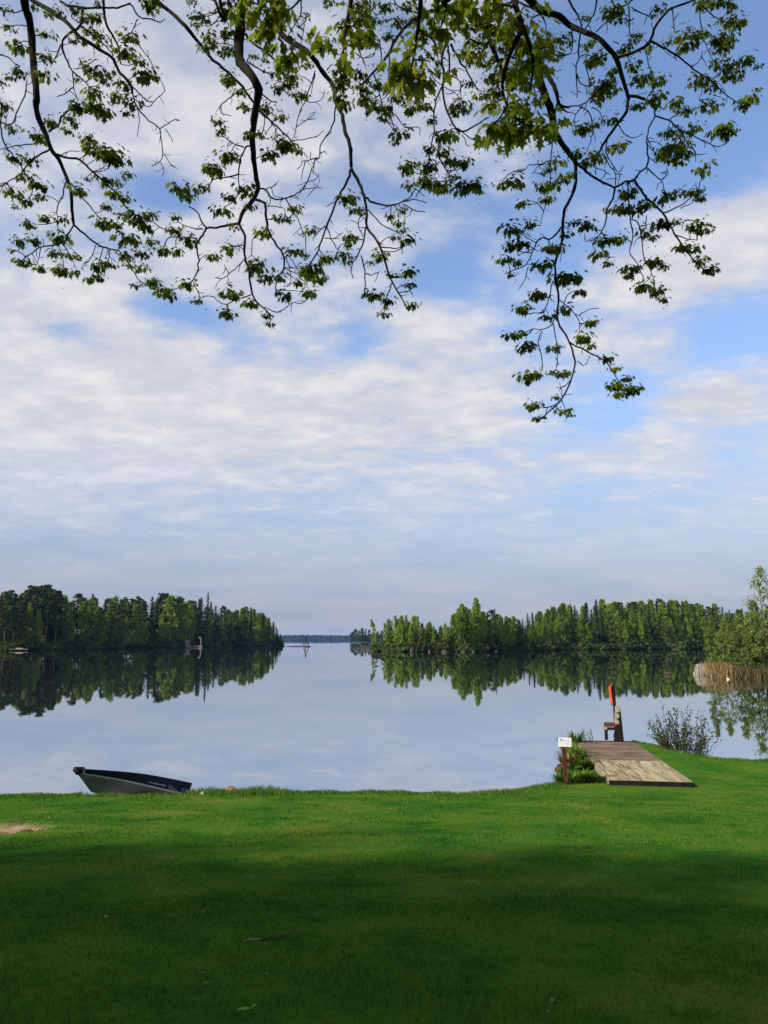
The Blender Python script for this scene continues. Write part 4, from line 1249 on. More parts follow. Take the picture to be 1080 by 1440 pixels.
# sprout at the bottom edge
P = on_lawn(354, 1441)
o = empty('sprout', P.tolist())
mb = MB(); mb.tube([[0, 0, -.01], [0, 0, .05], [-.004, 0, .085]], [.003, .003, .002], 5); mb.build('stem', m_weed, o)
m_sprout = foliage('sprout_leaf', [(0, (0.16, 0.30, 0.03)), (1, (0.22, 0.36, 0.05))])
mb = MB()
for dr, ln in (((-1, -.1, .22), .085), ((.45, .2, .75), .05)):
    d_v = np.array(dr) / np.linalg.norm(dr); sd_ = np.array([d_v[1], -d_v[0], .0]); sd_ = np.array([.1, .6, .6]) if abs(dr[0]) > .9 else np.array([.7, -.3, 0])
    V_ = []
    for t, ww in ((0, .1), (.3, .8), (.6, 1), (.85, .6), (1, .05)):
        c = np.array([-.004, 0, .083]) + d_v * ln * t - np.array([0, 0, .02 * t * t]); V_ += [c - sd_ * .011 * ww, c + sd_ * .011 * ww]
    mb.add(V_, [[0, 1, 3, 2], [2, 3, 5, 4], [4, 5, 7, 6], [6, 7, 9, 8]])
mb.build('leaf', m_sprout, o); tag(o, 'bright green two-leaved sprout at the bottom of the lawn', 'sprout')
m_petal = solid('pale_leaf', [(0.3, (0.14, 0.13, 0.09)), (0.7, (0.26, 0.25, 0.18))], scale=5)
mb = MB(); mb.add([[-.03, 0, 0], [-.008, -.016, .008], [.03, 0, .004], [0, .018, .01], [.0, 0, -.006]], [[0, 1, 4], [1, 2, 4], [2, 3, 4], [3, 0, 4]]); lm = mb.mesh('fallen_leaf', m_petal)
for i, (a, y) in enumerate([(22, 1233), (148, 1298), (245, 1315), (375, 1382), (222, 1258), (285, 1380), (412, 1142), (92, 1200), (68, 1154), (290, 1395), (1000, 1338), (778, 1420), (770, 1436), (690, 1124), (720, 1125), (180, 1165)]):
    P = on_lawn(a, y); o = link('fallen_leaf', lm); o.location = (P + [0, 0, .05]).tolist(); o.rotation_euler = (random.uniform(-.4, .4), random.uniform(-.4, .4), random.uniform(0, 6.28)); s = .6 + P[1] / 22; o.scale = (s, s, s)
    tag(o, 'small pale fallen leaf lying in the lawn grass', 'leaf', 'pale fallen leaves scattered on the lawn')
# sods at the hollow's edge, bank step shadow put into their dark colour
m_soil_shadow = solid('shadow_dark_soil', [(0.35, (0.03, 0.022, 0.014)), (0.7, (0.09, 0.065, 0.04))], scale=8, bump=.6)
for i, (a, y, s, lab) in enumerate([(24, 1156, (.32, .10, .05), 'dark lip standing for step shadow along the back edge of the sandy hollow'), (38, 1167, (.10, .07, .03), 'small dark clod at the right of the sandy hollow')]):
    P = on_lawn(a, y); o = link('shadow_sod', rock_mesh(520 + i, s, 3, .3, mat=m_soil_shadow)); o.location = (P + [0, 0, -.02]).tolist(); tag(o, lab, 'shadow_sod')

# ================================================================ the boat
m_alu = solid('pale_hull_paint', [(0.3, (0.070, 0.068, 0.060)), (0.7, (0.14, 0.135, 0.125))], scale=3, rough=.45, spec=.25, bump=.05)
m_navy = solid('navy_hull_paint', [(0.3, (0.006, 0.007, 0.014)), (0.7, (0.016, 0.018, 0.032))], scale=3, rough=.4)
m_rub = solid('black_rubber', [(0.3, (0.008, 0.008, 0.009)), (0.7, (0.02, 0.02, 0.022))], scale=6, rough=.6)
m_lett = solid('pale_lettering', [(0.3, (0.18, 0.185, 0.23)), (0.7, (0.27, 0.275, 0.33))], scale=6)
bow = at(123, 1088.5, 22.3); ground_bow = lawn_z(bow[0], 22.3)
LBt = 4.15
PB = at(128, 1113.0, 22.45)
stern_px = (271.5, 1104.5)
best = None
for dd in np.arange(22.5, 27, .02):
    Q = at(*stern_px, dd)
    e_ = abs(np.linalg.norm((Q - bow)) - LBt)
    if best is None or e_ < best[0]: best = (e_, Q)
ST = best[1]
print('boat', bow, ST, ground_bow, PB)
fwd = bow - ST; fwd /= np.linalg.norm(fwd)
side = np.cross([0, 0, 1.0], fwd); side /= np.linalg.norm(side)      # to the boat's left
upb = np.cross(fwd, side)
# local frame: x from stern to bow, y to port, z up; gunwale corner at the stern near side = ST
BM = Matrix((Vector(fwd), Vector(side), Vector(upb))).transposed().to_4x4()
near = 1.0 if (side @ (CAM - ST)) > 0 else -1.0
HB = .66
org = ST - side * near * HB * .92 - upb * .50
BM.translation = Vector(org) - Vector((0, 0, .05))
BM = BM @ Matrix.Rotation(R(9) * near, 4, 'X')
o = bpy.data.objects.new('rowing_boat', None); col.objects.link(o); o.matrix_world = BM
ns_ = 22
def stat(t):      # t 0 stern .. 1 bow : x, gunwale half beam, gunwale z, chine half beam, chine z, keel z
    x = LBt * t - .36 * max(0, 0) 
    b = HB * (.90 + .14 * math.sin(math.pi * min(t * 1.1, 1))) * (1 - max(0, (t - .42) / .58) ** 2.3)
    gz = .50 + .13 * t ** 2.2 + .07 * math.sin(math.pi * t)
    kz = .0 + .07 * max(0, (t - .70) / .30) ** 2.0
    c = b * (.80 - .36 * t ** 2)
    cz = .16 + .20 * t ** 2 + kz * .45
    return x, max(b, .012), gz, max(c, .008), min(cz, gz - .03), kz
TS = np.linspace(0, 1, ns_)
def hull_pt(t, q, s):
    """q 0 keel 1 chine 2 gunwale with the stem raked"""
    x, b, gz, c, cz, kz = stat(t)
    if q <= 1: y, z = c * q, kz + (cz - kz) * q ** 1.15
    else: y, z = c + (b - c) * (q - 1) ** .85, cz + (gz - cz) * (q - 1)
    x = x - .80 * max(0, (t - .55) / .45) ** 1.5 * (1 - z / .66)
    return [x, s * y, z]
def split(t):     # where the navy band begins on the side
    return 1.04 + .60 * t
def skin(q0f, q1f, nq, push, t0=0.0, t1=1.0):
    mb = MB()
    ts = np.linspace(t0, t1, ns_)
    for s in (-1, 1):
        V_ = []
        for t in ts:
            for q in np.linspace(q0f(t), q1f(t), nq):
                p = hull_pt(t, q, s); p[1] += s * push; V_.append(p)
        ii = np.arange(ns_ * nq).reshape(ns_, nq)
        f = np.stack([ii[:-1, :-1], ii[1:, :-1], ii[1:, 1:], ii[:-1, 1:]], -1).reshape(-1, 4)
        mb.add(V_, (f if s > 0 else f[:, ::-1]).tolist())
    return mb
mb = skin(lambda t: 0, split, 7, 0.0)
x, b, gz, c, cz, kz = stat(0)
q = mb.build('hull', m_alu, o, True); sd_m = q.modifiers.new('thick', 'SOLIDIFY'); sd_m.thickness = .015; sd_m.offset = -1
mb = skin(split, lambda t: 2, 6, 0.004); q = mb.build('side_band', m_navy, o, True); sd_m = q.modifiers.new('thick', 'SOLIDIFY'); sd_m.thickness = .015; sd_m.offset = -1
mb = MB(); tr = [hull_pt(0, q_, s) for s, qs in ((-1, (2, 1.5, 1, .5)), (1, (0, .5, 1, 1.5, 2))) for q_ in qs]
n_ = len(tr); mb.add([[p[0] - .01, p[1], p[2]] for p in tr] + [[p[0] + .03, p[1], p[2]] for p in tr], [list(range(n_)), list(range(n_, 2 * n_))[::-1]] + [[i, (i + 1) % n_, n_ + (i + 1) % n_, n_ + i][::-1] for i in range(n_)])
mb.build('transom', m_navy, o)
for s in (-1, 1):
    mb = MB(); mb.tube([[hull_pt(t, 2, s)[0], hull_pt(t, 2, s)[1] * 1.01, hull_pt(t, 2, s)[2] + .005] for t in np.linspace(0, .985, 24)], .026, 8); mb.build('gunwale', m_rub, o, True)
mb = MB(); mb.tube([hull_pt(1, 2, 1), [p for p in (np.array(hull_pt(1, 1.5, 1)) + [.01, 0, 0])]], [.085, .06], 10); mb.tube([np.array(hull_pt(.93, 2, 1)) * [1, 0, 1] + [0, 0, .0], np.array(hull_pt(1, 2, 1)) + [.02, 0, 0]], [.10, .075], 10); mb.build('bow_fender', m_rub, o, True)
mb = MB(); mb.tube([[hull_pt(1, q_, 1)[0] + .008, 0, hull_pt(1, q_, 1)[2]] for q_ in np.linspace(1.55, 0, 8)] + [[hull_pt(t, 0, 1)[0], 0, hull_pt(t, 0, 1)[2] - .006] for t in np.linspace(.97, .0, 12)], .020, 8); mb.build('keel', m_alu, o, True)
for t, z in ((.18, .30), (.48, .31), (.76, .40)):
    x, b, gz, c, cz, kz = stat(t); mb = MB(); mb.box((x, 0, z), (.26, (c + (b - c) * .5) * 1.9, .03)); mb.build('thwart', m_palewood, o)
x, b, gz, c, cz, kz = stat(.90)
mb = MB()
V_ = []
for t in np.linspace(.84, .99, 5):
    p = hull_pt(t, 2, 1); V_ += [[p[0], p[1], p[2] - .01], [p[0], -p[1], p[2] - .01]]
mb.add(V_, [[2 * i, 2 * i + 1, 2 * i + 3, 2 * i + 2] for i in range(4)]); mb.build('foredeck', m_navy, o)
# pale flash towards the stern on both sides, the lettering strip and the two round marks
def patch(name, mat, t0, t1, qa, qb, push, n=8):
    for s in (-1, 1):
        mb = MB(); V_ = []
        for t in np.linspace(t0, t1, n):
            for q_ in (qa(t), qb(t)):
                p = hull_pt(t, q_, s); p[1] += s * push; V_.append(p)
        mb.add(V_, [([2 * i, 2 * i + 1, 2 * i + 3, 2 * i + 2] if s > 0 else [2 * i, 2 * i + 2, 2 * i + 3, 2 * i + 1]) for i in range(n - 1)]); mb.build(name, mat, o)
patch('hull_flash', m_alu, .10, .24, lambda t: split(t) + .01, lambda t: split(t) + .02 + .42 * min(1, (t - .10) / .13), .022)
m_rim = solid('pale_rim', [(0.3, (0.30, 0.30, 0.29)), (0.7, (0.42, 0.42, 0.40))], scale=4)
patch('rim_line', m_rim, .02, .97, lambda t: split(t) - .09, lambda t: split(t) + .03, .03, 22)
patch('name_strip', m_lett, .27, .44, lambda t: split(t) + .20, lambda t: split(t) + .215 + .09 * (1 if int(t * 400) % 3 else .5), .024, 26)
for cxm in (.045, .085):
    for s in (-1, 1):
        mb = MB(); V_ = []
        for i in range(16):
            a = i * 2 * math.pi / 16
            for rr_ in (1, .62):
                p = hull_pt(cxm + .014 * rr_ * math.cos(a), split(cxm) + .28 + .15 * rr_ * math.sin(a), s); p[1] += s * .024; V_.append(p)
        f = [[2 * i, 2 * ((i + 1) % 16), 2 * ((i + 1) % 16) + 1, 2 * i + 1] for i in range(16)]
        mb.add(V_, f if s < 0 else [x_[::-1] for x_ in f]); mb.build('round_emblem', m_lett, o)
mb = MB(); a = np.array(hull_pt(.94, 2, near)); mb.tube([a + [0, 0, .03], a + [.06, near * .05, -.10], np.array(hull_pt(.99, 1.4, near)) + [.02, near * .03, 0], np.array(hull_pt(.985, .9, near)) + [.02, near * .03, 0]], .008, 5); mb.build('bow_rope', m_palewood, o)
tag(o, 'small dark-sided rowing boat pulled bow first onto the bank', 'boat')

# ================================================================ the big maple overhead
# every bough: metres from the eye, lines (picture track of the wood: end widths, then points), leaf tufts (x, y, across)
BOUGHS = {}
BOUGHS['A'] = (6.4, [
 (9, 3.2, [(33,-8),(36,12),(41,25),(46,62),(47,100),(52,135),(50,147),(54,167),(65,190),(71,210),(82,222),(94,250),(100,267),(101,295),(104,316)]),
 (2.6, 1, [(104,316),(120,330),(135,344),(150,349),(167,351),(177,365),(187,380),(197,397),(220,407)]),
 (2, 1, [(104,316),(96,328),(92,340),(75,345),(55,347),(45,357),(35,360),(25,353)]),
 (1.6, 1, [(94,250),(88,275),(80,290),(81,305),(82,325)]),
 (2.8, 1.2, [(78,217),(96,222),(112,224),(125,237),(142,252),(160,267),(172,285),(185,300),(200,305),(215,312),(230,322)]),
 (1.8, 1, [(100,258),(105,265),(120,282),(130,295),(142,307),(160,322)]),
 (2.2, 1, [(73,208),(65,213),(50,220),(38,232),(30,245),(15,253),(0,262)]),
 (2.4, 1.2, [(69,185),(82,177),(86,165),(97,154),(110,155),(125,160)]),
 (1.6, 1, [(0,172),(12,177),(20,172),(25,152),(35,135),(38,112)]), (1.6, 1, [(0,174),(4,200),(15,215),(32,235),(40,250)]),
 (1.4, .8, [(0,77),(12,80),(22,90)]), (1.6, .9, [(0,178),(3,150),(-6,120)]), (1.2,.8,[(135,344),(130,360),(125,368),(115,375)]), (1.2,.8,[(150,349),(155,362),(163,368)]), (1.1,.7,[(58,347),(55,362),(53,372)]), (1.2,.7,[(82,222),(95,212),(112,213)]),
 (1.4,.8,[(52,202),(35,203),(18,206),(0,210)])],
 [(6,14,16),(12,40,18),(25,66,24),(28,102,18),(15,110,14),(2,117,14),(8,150,20),(3,160,12),(17,182,16),(67,50,18),(66,82,22),(64,107,22),(70,172,20),(52,193,24),(100,170,20),(95,185,16),(125,197,22),(132,212,22),(160,225,30),(148,215,18),(21,223,20),(155,220,28),(180,247,16),(152,257,26),(160,275,20),(175,280,20),(150,292,16),(110,270,22),(122,252,12),(35,250,20),(18,272,22),(55,262,24),(58,279,16),(38,285,18),(22,292,12),(45,228,18),(63,308,18),(90,310,18),(40,317,18),(28,342,18),(48,340,18),(85,335,26),(17,353,10),(28,370,18),(42,370,10),(57,380,16),(75,358,20),(95,360,18),(110,362,12),(90,384,24),(108,384,16),(137,378,22),(138,392,18),(125,395,14),(152,372,20),(175,360,20),(183,375,16),(147,315,26),(160,317,18),(170,303,14),(180,338,28),(192,307,28),(205,320,22),(213,303,16),(212,341,16),(200,358,20),(200,378,20),(213,397,18),(190,403,14),(230,410,20)])
BOUGHS['B'] = (7.2, [
 (5, 3, [(38,-8),(47,2),(72,15),(95,32),(112,52),(140,70),(160,82),(167,102),(185,120),(186,130)]),
 (1.4,.8,[(186,122),(195,130),(203,140),(215,145),(225,135),(232,128)]), (1.6,1,[(186,130),(193,152),(210,170),(225,181),(226,195),(230,215),(226,228),(213,233)]), (1.2,.8,[(225,181),(235,175),(245,168),(252,170)]), (1.1,.7,[(233,182),(240,192),(243,200)]), (1.1,.7,[(230,215),(240,232),(250,238)]), (1.1,.7,[(193,152),(197,170),(193,192)]), (1.1,.7,[(215,145),(212,150),(200,150)]),(1.1,.7,[(226,228),(232,240),(228,248)]),
 (3,1.5,[(147,-8),(146,15),(150,37),(162,55),(168,70),(170,90)]),
 (2.4,1.1,[(85,2),(100,9),(125,12),(147,10),(165,12),(184,3),(194,25),(212,27),(225,32),(232,27)]),
 (2.6,1.1,[(117,12),(115,32),(110,40),(92,50),(86,62),(92,82),(102,100),(117,112),(125,122)]), (1.2,.8,[(103,123),(95,130),(80,136)]), (1.2,.8,[(102,100),(104,118),(103,123),(110,143)]),
 (1.8,1,[(112,35),(130,50),(150,65),(160,78)]), (1.3,.8,[(194,27),(188,38),(184,48)]), (1.2,.8,[(170,60),(190,58),(205,75),(216,92),(218,105)]), (1.3,.8,[(103,15),(100,25),(112,32)]), (1.3,.8,[(86,62),(80,78),(72,92)]), (1.2,.7,[(112,82),(118,95),(104,97)])],
 [(47,10,14),(68,20,14),(85,18,14),(108,12,18),(137,5,12),(135,25,20),(125,30,16),(108,57,18),(130,45,20),(140,57,24),(183,52,24),(177,75,26),(195,88,18),(205,105,26),(220,108,12),(137,102,28),(145,113,18),(132,132,24),(165,135,18),(110,112,10),(110,152,26),(132,150,30),(145,160,24),(173,120,22),(185,145,24),(178,160,16),(72,20,14),(162,142,14)])
BOUGHS['C'] = (6.8, [(4.6,1.8,[(206,-8),(222,2),(240,17),(260,37),(282,62),(300,85),(322,102),(342,122),(355,142),(372,162),(390,177),(412,200),(420,215)]), (1.3,.8,[(335,128),(320,140),(309,150),(310,160),(325,163)]), (1.2,.8,[(390,180),(385,195),(392,205)]), (1.2,.8,[(372,162),(372,180),(365,192),(378,196)]), (1.1,.7,[(280,62),(276,76)])],
 [(210,8,24),(218,3,16),(320,112,22),(404,206,24),(420,214,14),(322,118,16)])
BOUGHS['D'] = (6.2, [
 (11, 4, [(342,-10),(339,30),(336,60),(336,85),(344,95),(355,107),(364,125),(362,142),(357,170),(354,195),(357,225),(359,245),(364,265),(357,280),(342,297),(336,314)]),
 (3,1.2,[(336,314),(310,319),(290,321),(285,315),(277,297),(265,290)]), (2.6,1,[(290,321),(286,330),(276,342),(279,362),(280,377),(272,395),(257,402),(240,410)]), (1.2,.8,[(272,397),(280,415),(280,428)]),
 (1.6,.9,[(285,322),(275,323),(262,318),(250,312)]), (1.6,.9,[(277,335),(255,335),(240,332),(233,340),(228,350)]),
 (3,1.6,[(336,314),(345,332),(343,350),(345,367),(351,380),(352,415),(372,435),(385,445)]), (1.5,.8,[(352,415),(335,420),(320,428),(310,427),(302,418)]), (1.1,.7,[(320,428),(322,440)]), (1.2,.8,[(372,432),(390,440),(400,435),(410,425),(425,427),(437,415)]), (1.2,.8,[(343,365),(335,375),(322,385),(312,393),(302,390)]), (1.1,.7,[(322,385),(315,372)]),
 (3.2,1.2,[(360,281),(373,285),(375,300),(376,322),(385,340),(400,358),(400,375),(395,383),(387,400),(388,412)]), (1.2,.8,[(402,360),(408,380),(410,395),(405,403),(398,403)]), (1.3,.8,[(403,358),(412,365),(418,380),(432,388)]), (1.3,.8,[(372,325),(360,330),(355,340),(353,355),(358,365)]), (1.2,.8,[(345,345),(330,345),(318,348)]),
 (1.9,1,[(364,265),(375,265),(380,277),(390,281),(402,279),(413,275),(425,267),(432,255),(438,240),(442,226),(449,222)]), (1.4,.8,[(402,279),(412,295),(420,310),(425,325),(430,330)]), (1.1,.7,[(425,267),(440,264),(452,265)]), (1.1,.7,[(432,255),(445,252),(448,245)]), (1.2,.7,[(375,265),(385,262),(388,258)]), (1.2,.7,[(376,290),(390,290),(400,293),(402,305)]), (1.2,.7,[(425,325),(428,335),(418,328)]),
 (3.4,2.4,[(309,-8),(312,12),(320,27)]), (3,2,[(302,-6),(306,18),(318,30)]), (2.6,1.2,[(346,48),(352,58),(370,70),(390,88),(400,110),(398,125)]), (1.8,1,[(347,86),(365,97),(380,105)]), (1.5,.8,[(366,130),(378,140),(390,145)]), (1.5,.8,[(360,152),(372,165),(385,175),(390,188)]),
 (1.8,1,[(352,205),(345,207),(339,220),(335,245),(337,270),(328,283),(318,290)]), (1.6,.9,[(335,245),(315,250),(300,252),(292,265),(285,272),(268,275)]), (1.4,.8,[(343,207),(330,203),(320,196),(312,190)]), (1.1,.7,[(330,205),(325,213)])],
 [(270,3,14),(285,25,22),(293,50,22),(298,62,18),(315,20,20),(275,35,12),(272,25,12),(320,45,22),(325,70,20),(330,12,28),(335,130,18),(343,150,16),(308,173,16),(310,185,18),(350,190,18),(320,222,26),(365,190,16),(375,152,20),(380,220,24),(395,165,18),(357,80,12),(385,105,18),(390,125,18),(375,85,12),(405,120,20),(420,135,22),(400,205,26),(410,108,14),(302,240,24),(290,70,16),(312,75,14),(258,270,28),(283,265,18),(300,240,26),(312,298,24),(345,268,26),(325,280,18),(352,292,16),(390,308,18),(413,295,20),(405,310,14),(370,328,20),(375,332,18),(320,352,22),(300,363,18),(362,380,28),(375,393,22),(392,390,20),(413,355,22),(398,417,22),(430,360,12),(435,385,28),(447,395,18),(435,415,20),(420,400,16),(325,415,26),(320,443,22),(350,428,20),(375,445,14),(380,457,12),(330,320,14),(247,307,14),(245,325,20),(265,340,22),(250,355,18),(230,354,20),(265,402,22),(278,425,16),(235,415,24),(215,400,18),(262,278,18),(365,372,18)])
BOUGHS['E'] = (6.5, [
 (8.5, 4, [(382,-10),(384,20),(392,42),(402,55),(425,67),(442,82),(452,100),(470,120),(471,142),(482,162),(484,185),(492,200),(494,235)]),
 (4, 1.4, [(494,237),(505,257),(512,277),(516,295),(514,320),(530,337),(540,360),(547,390),(562,415),(575,437)]),
 (2.8,1.2,[(494,237),(490,252),(480,270),(470,290),(460,317),(450,345),(443,362),(432,375),(420,390)]),
 (2.2,1,[(512,277),(525,285),(545,290),(560,287),(575,280),(585,265)]), (1.2,.8,[(570,283),(585,280),(600,286)]), (1.2,.8,[(567,287),(585,297),(598,298)]),
 (1.6,.9,[(514,320),(510,345),(500,365),(492,378),(497,392)]), (1.4,.8,[(508,360),(513,380),(514,410),(510,420)]), (1.1,.7,[(514,385),(525,387),(534,382)]), (1.3,.8,[(518,295),(530,310),(540,318),(555,325),(565,330)]), (1.4,.8,[(550,398),(545,415),(540,435)]), (1.3,.8,[(534,347),(555,350),(570,345)]), (1.3,.8,[(547,388),(565,390),(575,385)]), (1.2,.7,[(560,412),(575,408),(585,402)]),
 (1.4,.8,[(459,318),(470,345),(478,355)]), (1.2,.7,[(457,335),(470,335),(482,327)]), (1.2,.7,[(448,350),(458,362),(462,370)]), (1.4,.8,[(458,318),(448,325),(440,338)]), (1.2,.8,[(514,300),(505,305),(503,320),(510,332)]),
 (2,1.1,[(472,150),(470,170),(460,190),(450,205),(449,222)]), (1.3,.8,[(449,222),(435,224),(425,228),(420,237)]), (1.2,.8,[(412,198),(430,196),(445,192),(455,184)]), (1.2,.8,[(430,226),(426,238),(424,252)]), (1.1,.7,[(442,226),(440,245)]), (1.1,.7,[(432,222),(428,214)]), (1.1,.7,[(450,215),(458,212)]),
 (1.6,.9,[(443,100),(435,125),(430,140),(422,155),(417,175),(414,190)]), (1.4,.8,[(443,104),(440,118),(438,132)]), (1.2,.7,[(430,142),(445,145),(455,137),(456,126)]), (1.2,.7,[(417,178),(430,170),(442,162),(443,156)]), (1.2,.7,[(432,168),(444,167)]),
 (3,2,[(426,-6),(418,5),(400,20),(393,35)]), (1.8,1,[(424,0),(424,18),(418,30),(405,50)]), (1.3,.8,[(420,38),(430,30),(432,18)]), (1.2,.7,[(428,32),(426,50),(423,62)])],
 [(450,65,26),(463,5,18),(480,105,28),(480,140,24),(485,150,20),(452,65,24),(433,92,14),(412,110,18),(490,280,24),(497,297,20),(495,335,22),(482,360,22),(488,370,14),(550,305,14),(560,315,16),(565,297,14),(567,325,14),(574,340,22),(535,362,20),(522,370,10),(552,388,14),(575,385,22),(575,402,16),(525,417,24),(545,425,20),(540,443,16),(580,432,18),(460,365,20),(440,380,24),(450,395,18),(435,415,18),(437,325,16),(507,300,12),(490,345,14),(555,335,12),(405,95,22),(480,120,22),(432,22,12),(430,385,16)])
BOUGHS['F'] = (5.8, [
 (5.5, 2.4, [(640,-8),(618,12),(597,20),(580,27),(562,47),(552,62),(547,75),(538,88),(525,102),(510,118)]), (2.2,1.2,[(597,20),(570,15),(556,5),(550,-8)]), (1.6,.9,[(536,85),(535,60),(525,45),(518,30)]), (1.4,.8,[(500,75),(508,82),(525,80),(530,62)]), (1.6,.9,[(575,30),(592,40),(592,50)]),
 (3.4,1.5,[(631,50),(626,66),(620,85),(625,107),(622,130),(630,162),(640,180),(650,186),(667,177),(687,165)]), (1.4,.8,[(650,186),(665,197),(685,202)]), (1.2,.8,[(650,190),(655,200),(658,205)]),
 (2.6,1.1,[(630,64),(632,85),(632,100),(622,120),(612,142),(609,162),(611,185),(605,212),(602,235)]), (1.4,.8,[(611,185),(618,200),(618,225),(628,240)]), (3.2,1.6,[(634,62),(636,69),(650,90),(662,110),(672,127)]), (1.6,.8,[(632,105),(648,113),(648,135),(650,142)]), (1.3,.8,[(632,100),(645,96),(655,100)]), (1.3,.8,[(622,120),(610,112),(603,100)]), (1.1,.7,[(625,122),(640,130),(648,140)]), (1.2,.7,[(609,165),(612,150),(618,138)]),
 (2,1,[(602,235),(598,250),(592,265),(585,277)]), (1.8,1,[(617,222),(630,240),(632,252),(640,260)]), (1.3,.8,[(630,240),(640,240),(650,236)]), (1.4,.8,[(602,205),(604,225),(606,240)]),
 (1.3,.8,[(545,150),(552,170),(555,185)]), (1.2,.7,[(555,160),(570,180),(592,178),(590,190)]), (1.8,1,[(547,75),(548,110),(550,140),(554,165)]), (1.6,.9,[(525,102),(532,125),(538,150),(545,172)]), (1.6,.9,[(562,47),(575,75),(578,110),(578,140)])],
 [(510,20,24),(530,30,22),(560,30,20),(520,60,22),(545,50,18),(510,125,22),(515,140,24),(530,120,20),(525,150,24),(545,155,22),(540,168,18),(560,140,24),(575,130,22),(580,155,24),(590,150,18),(563,190,24),(555,200,12),(600,150,18),(605,170,16),(650,150,26),(640,157,18),(630,190,26),(620,195,22),(605,210,18),(625,215,20),(650,230,24),(575,235,24),(570,240,18),(600,235,26),(595,255,20),(576,262,16),(615,260,26),(625,268,20),(650,265,26),(665,262,24),(635,228,18),(640,250,14),(605,260,18),(660,118,16),(668,85,20),(655,80,16),(505,105,20),(500,10,22),(520,5,20),(575,8,20),(545,10,22),(490,30,22),(672,268,16),(585,30,18)])
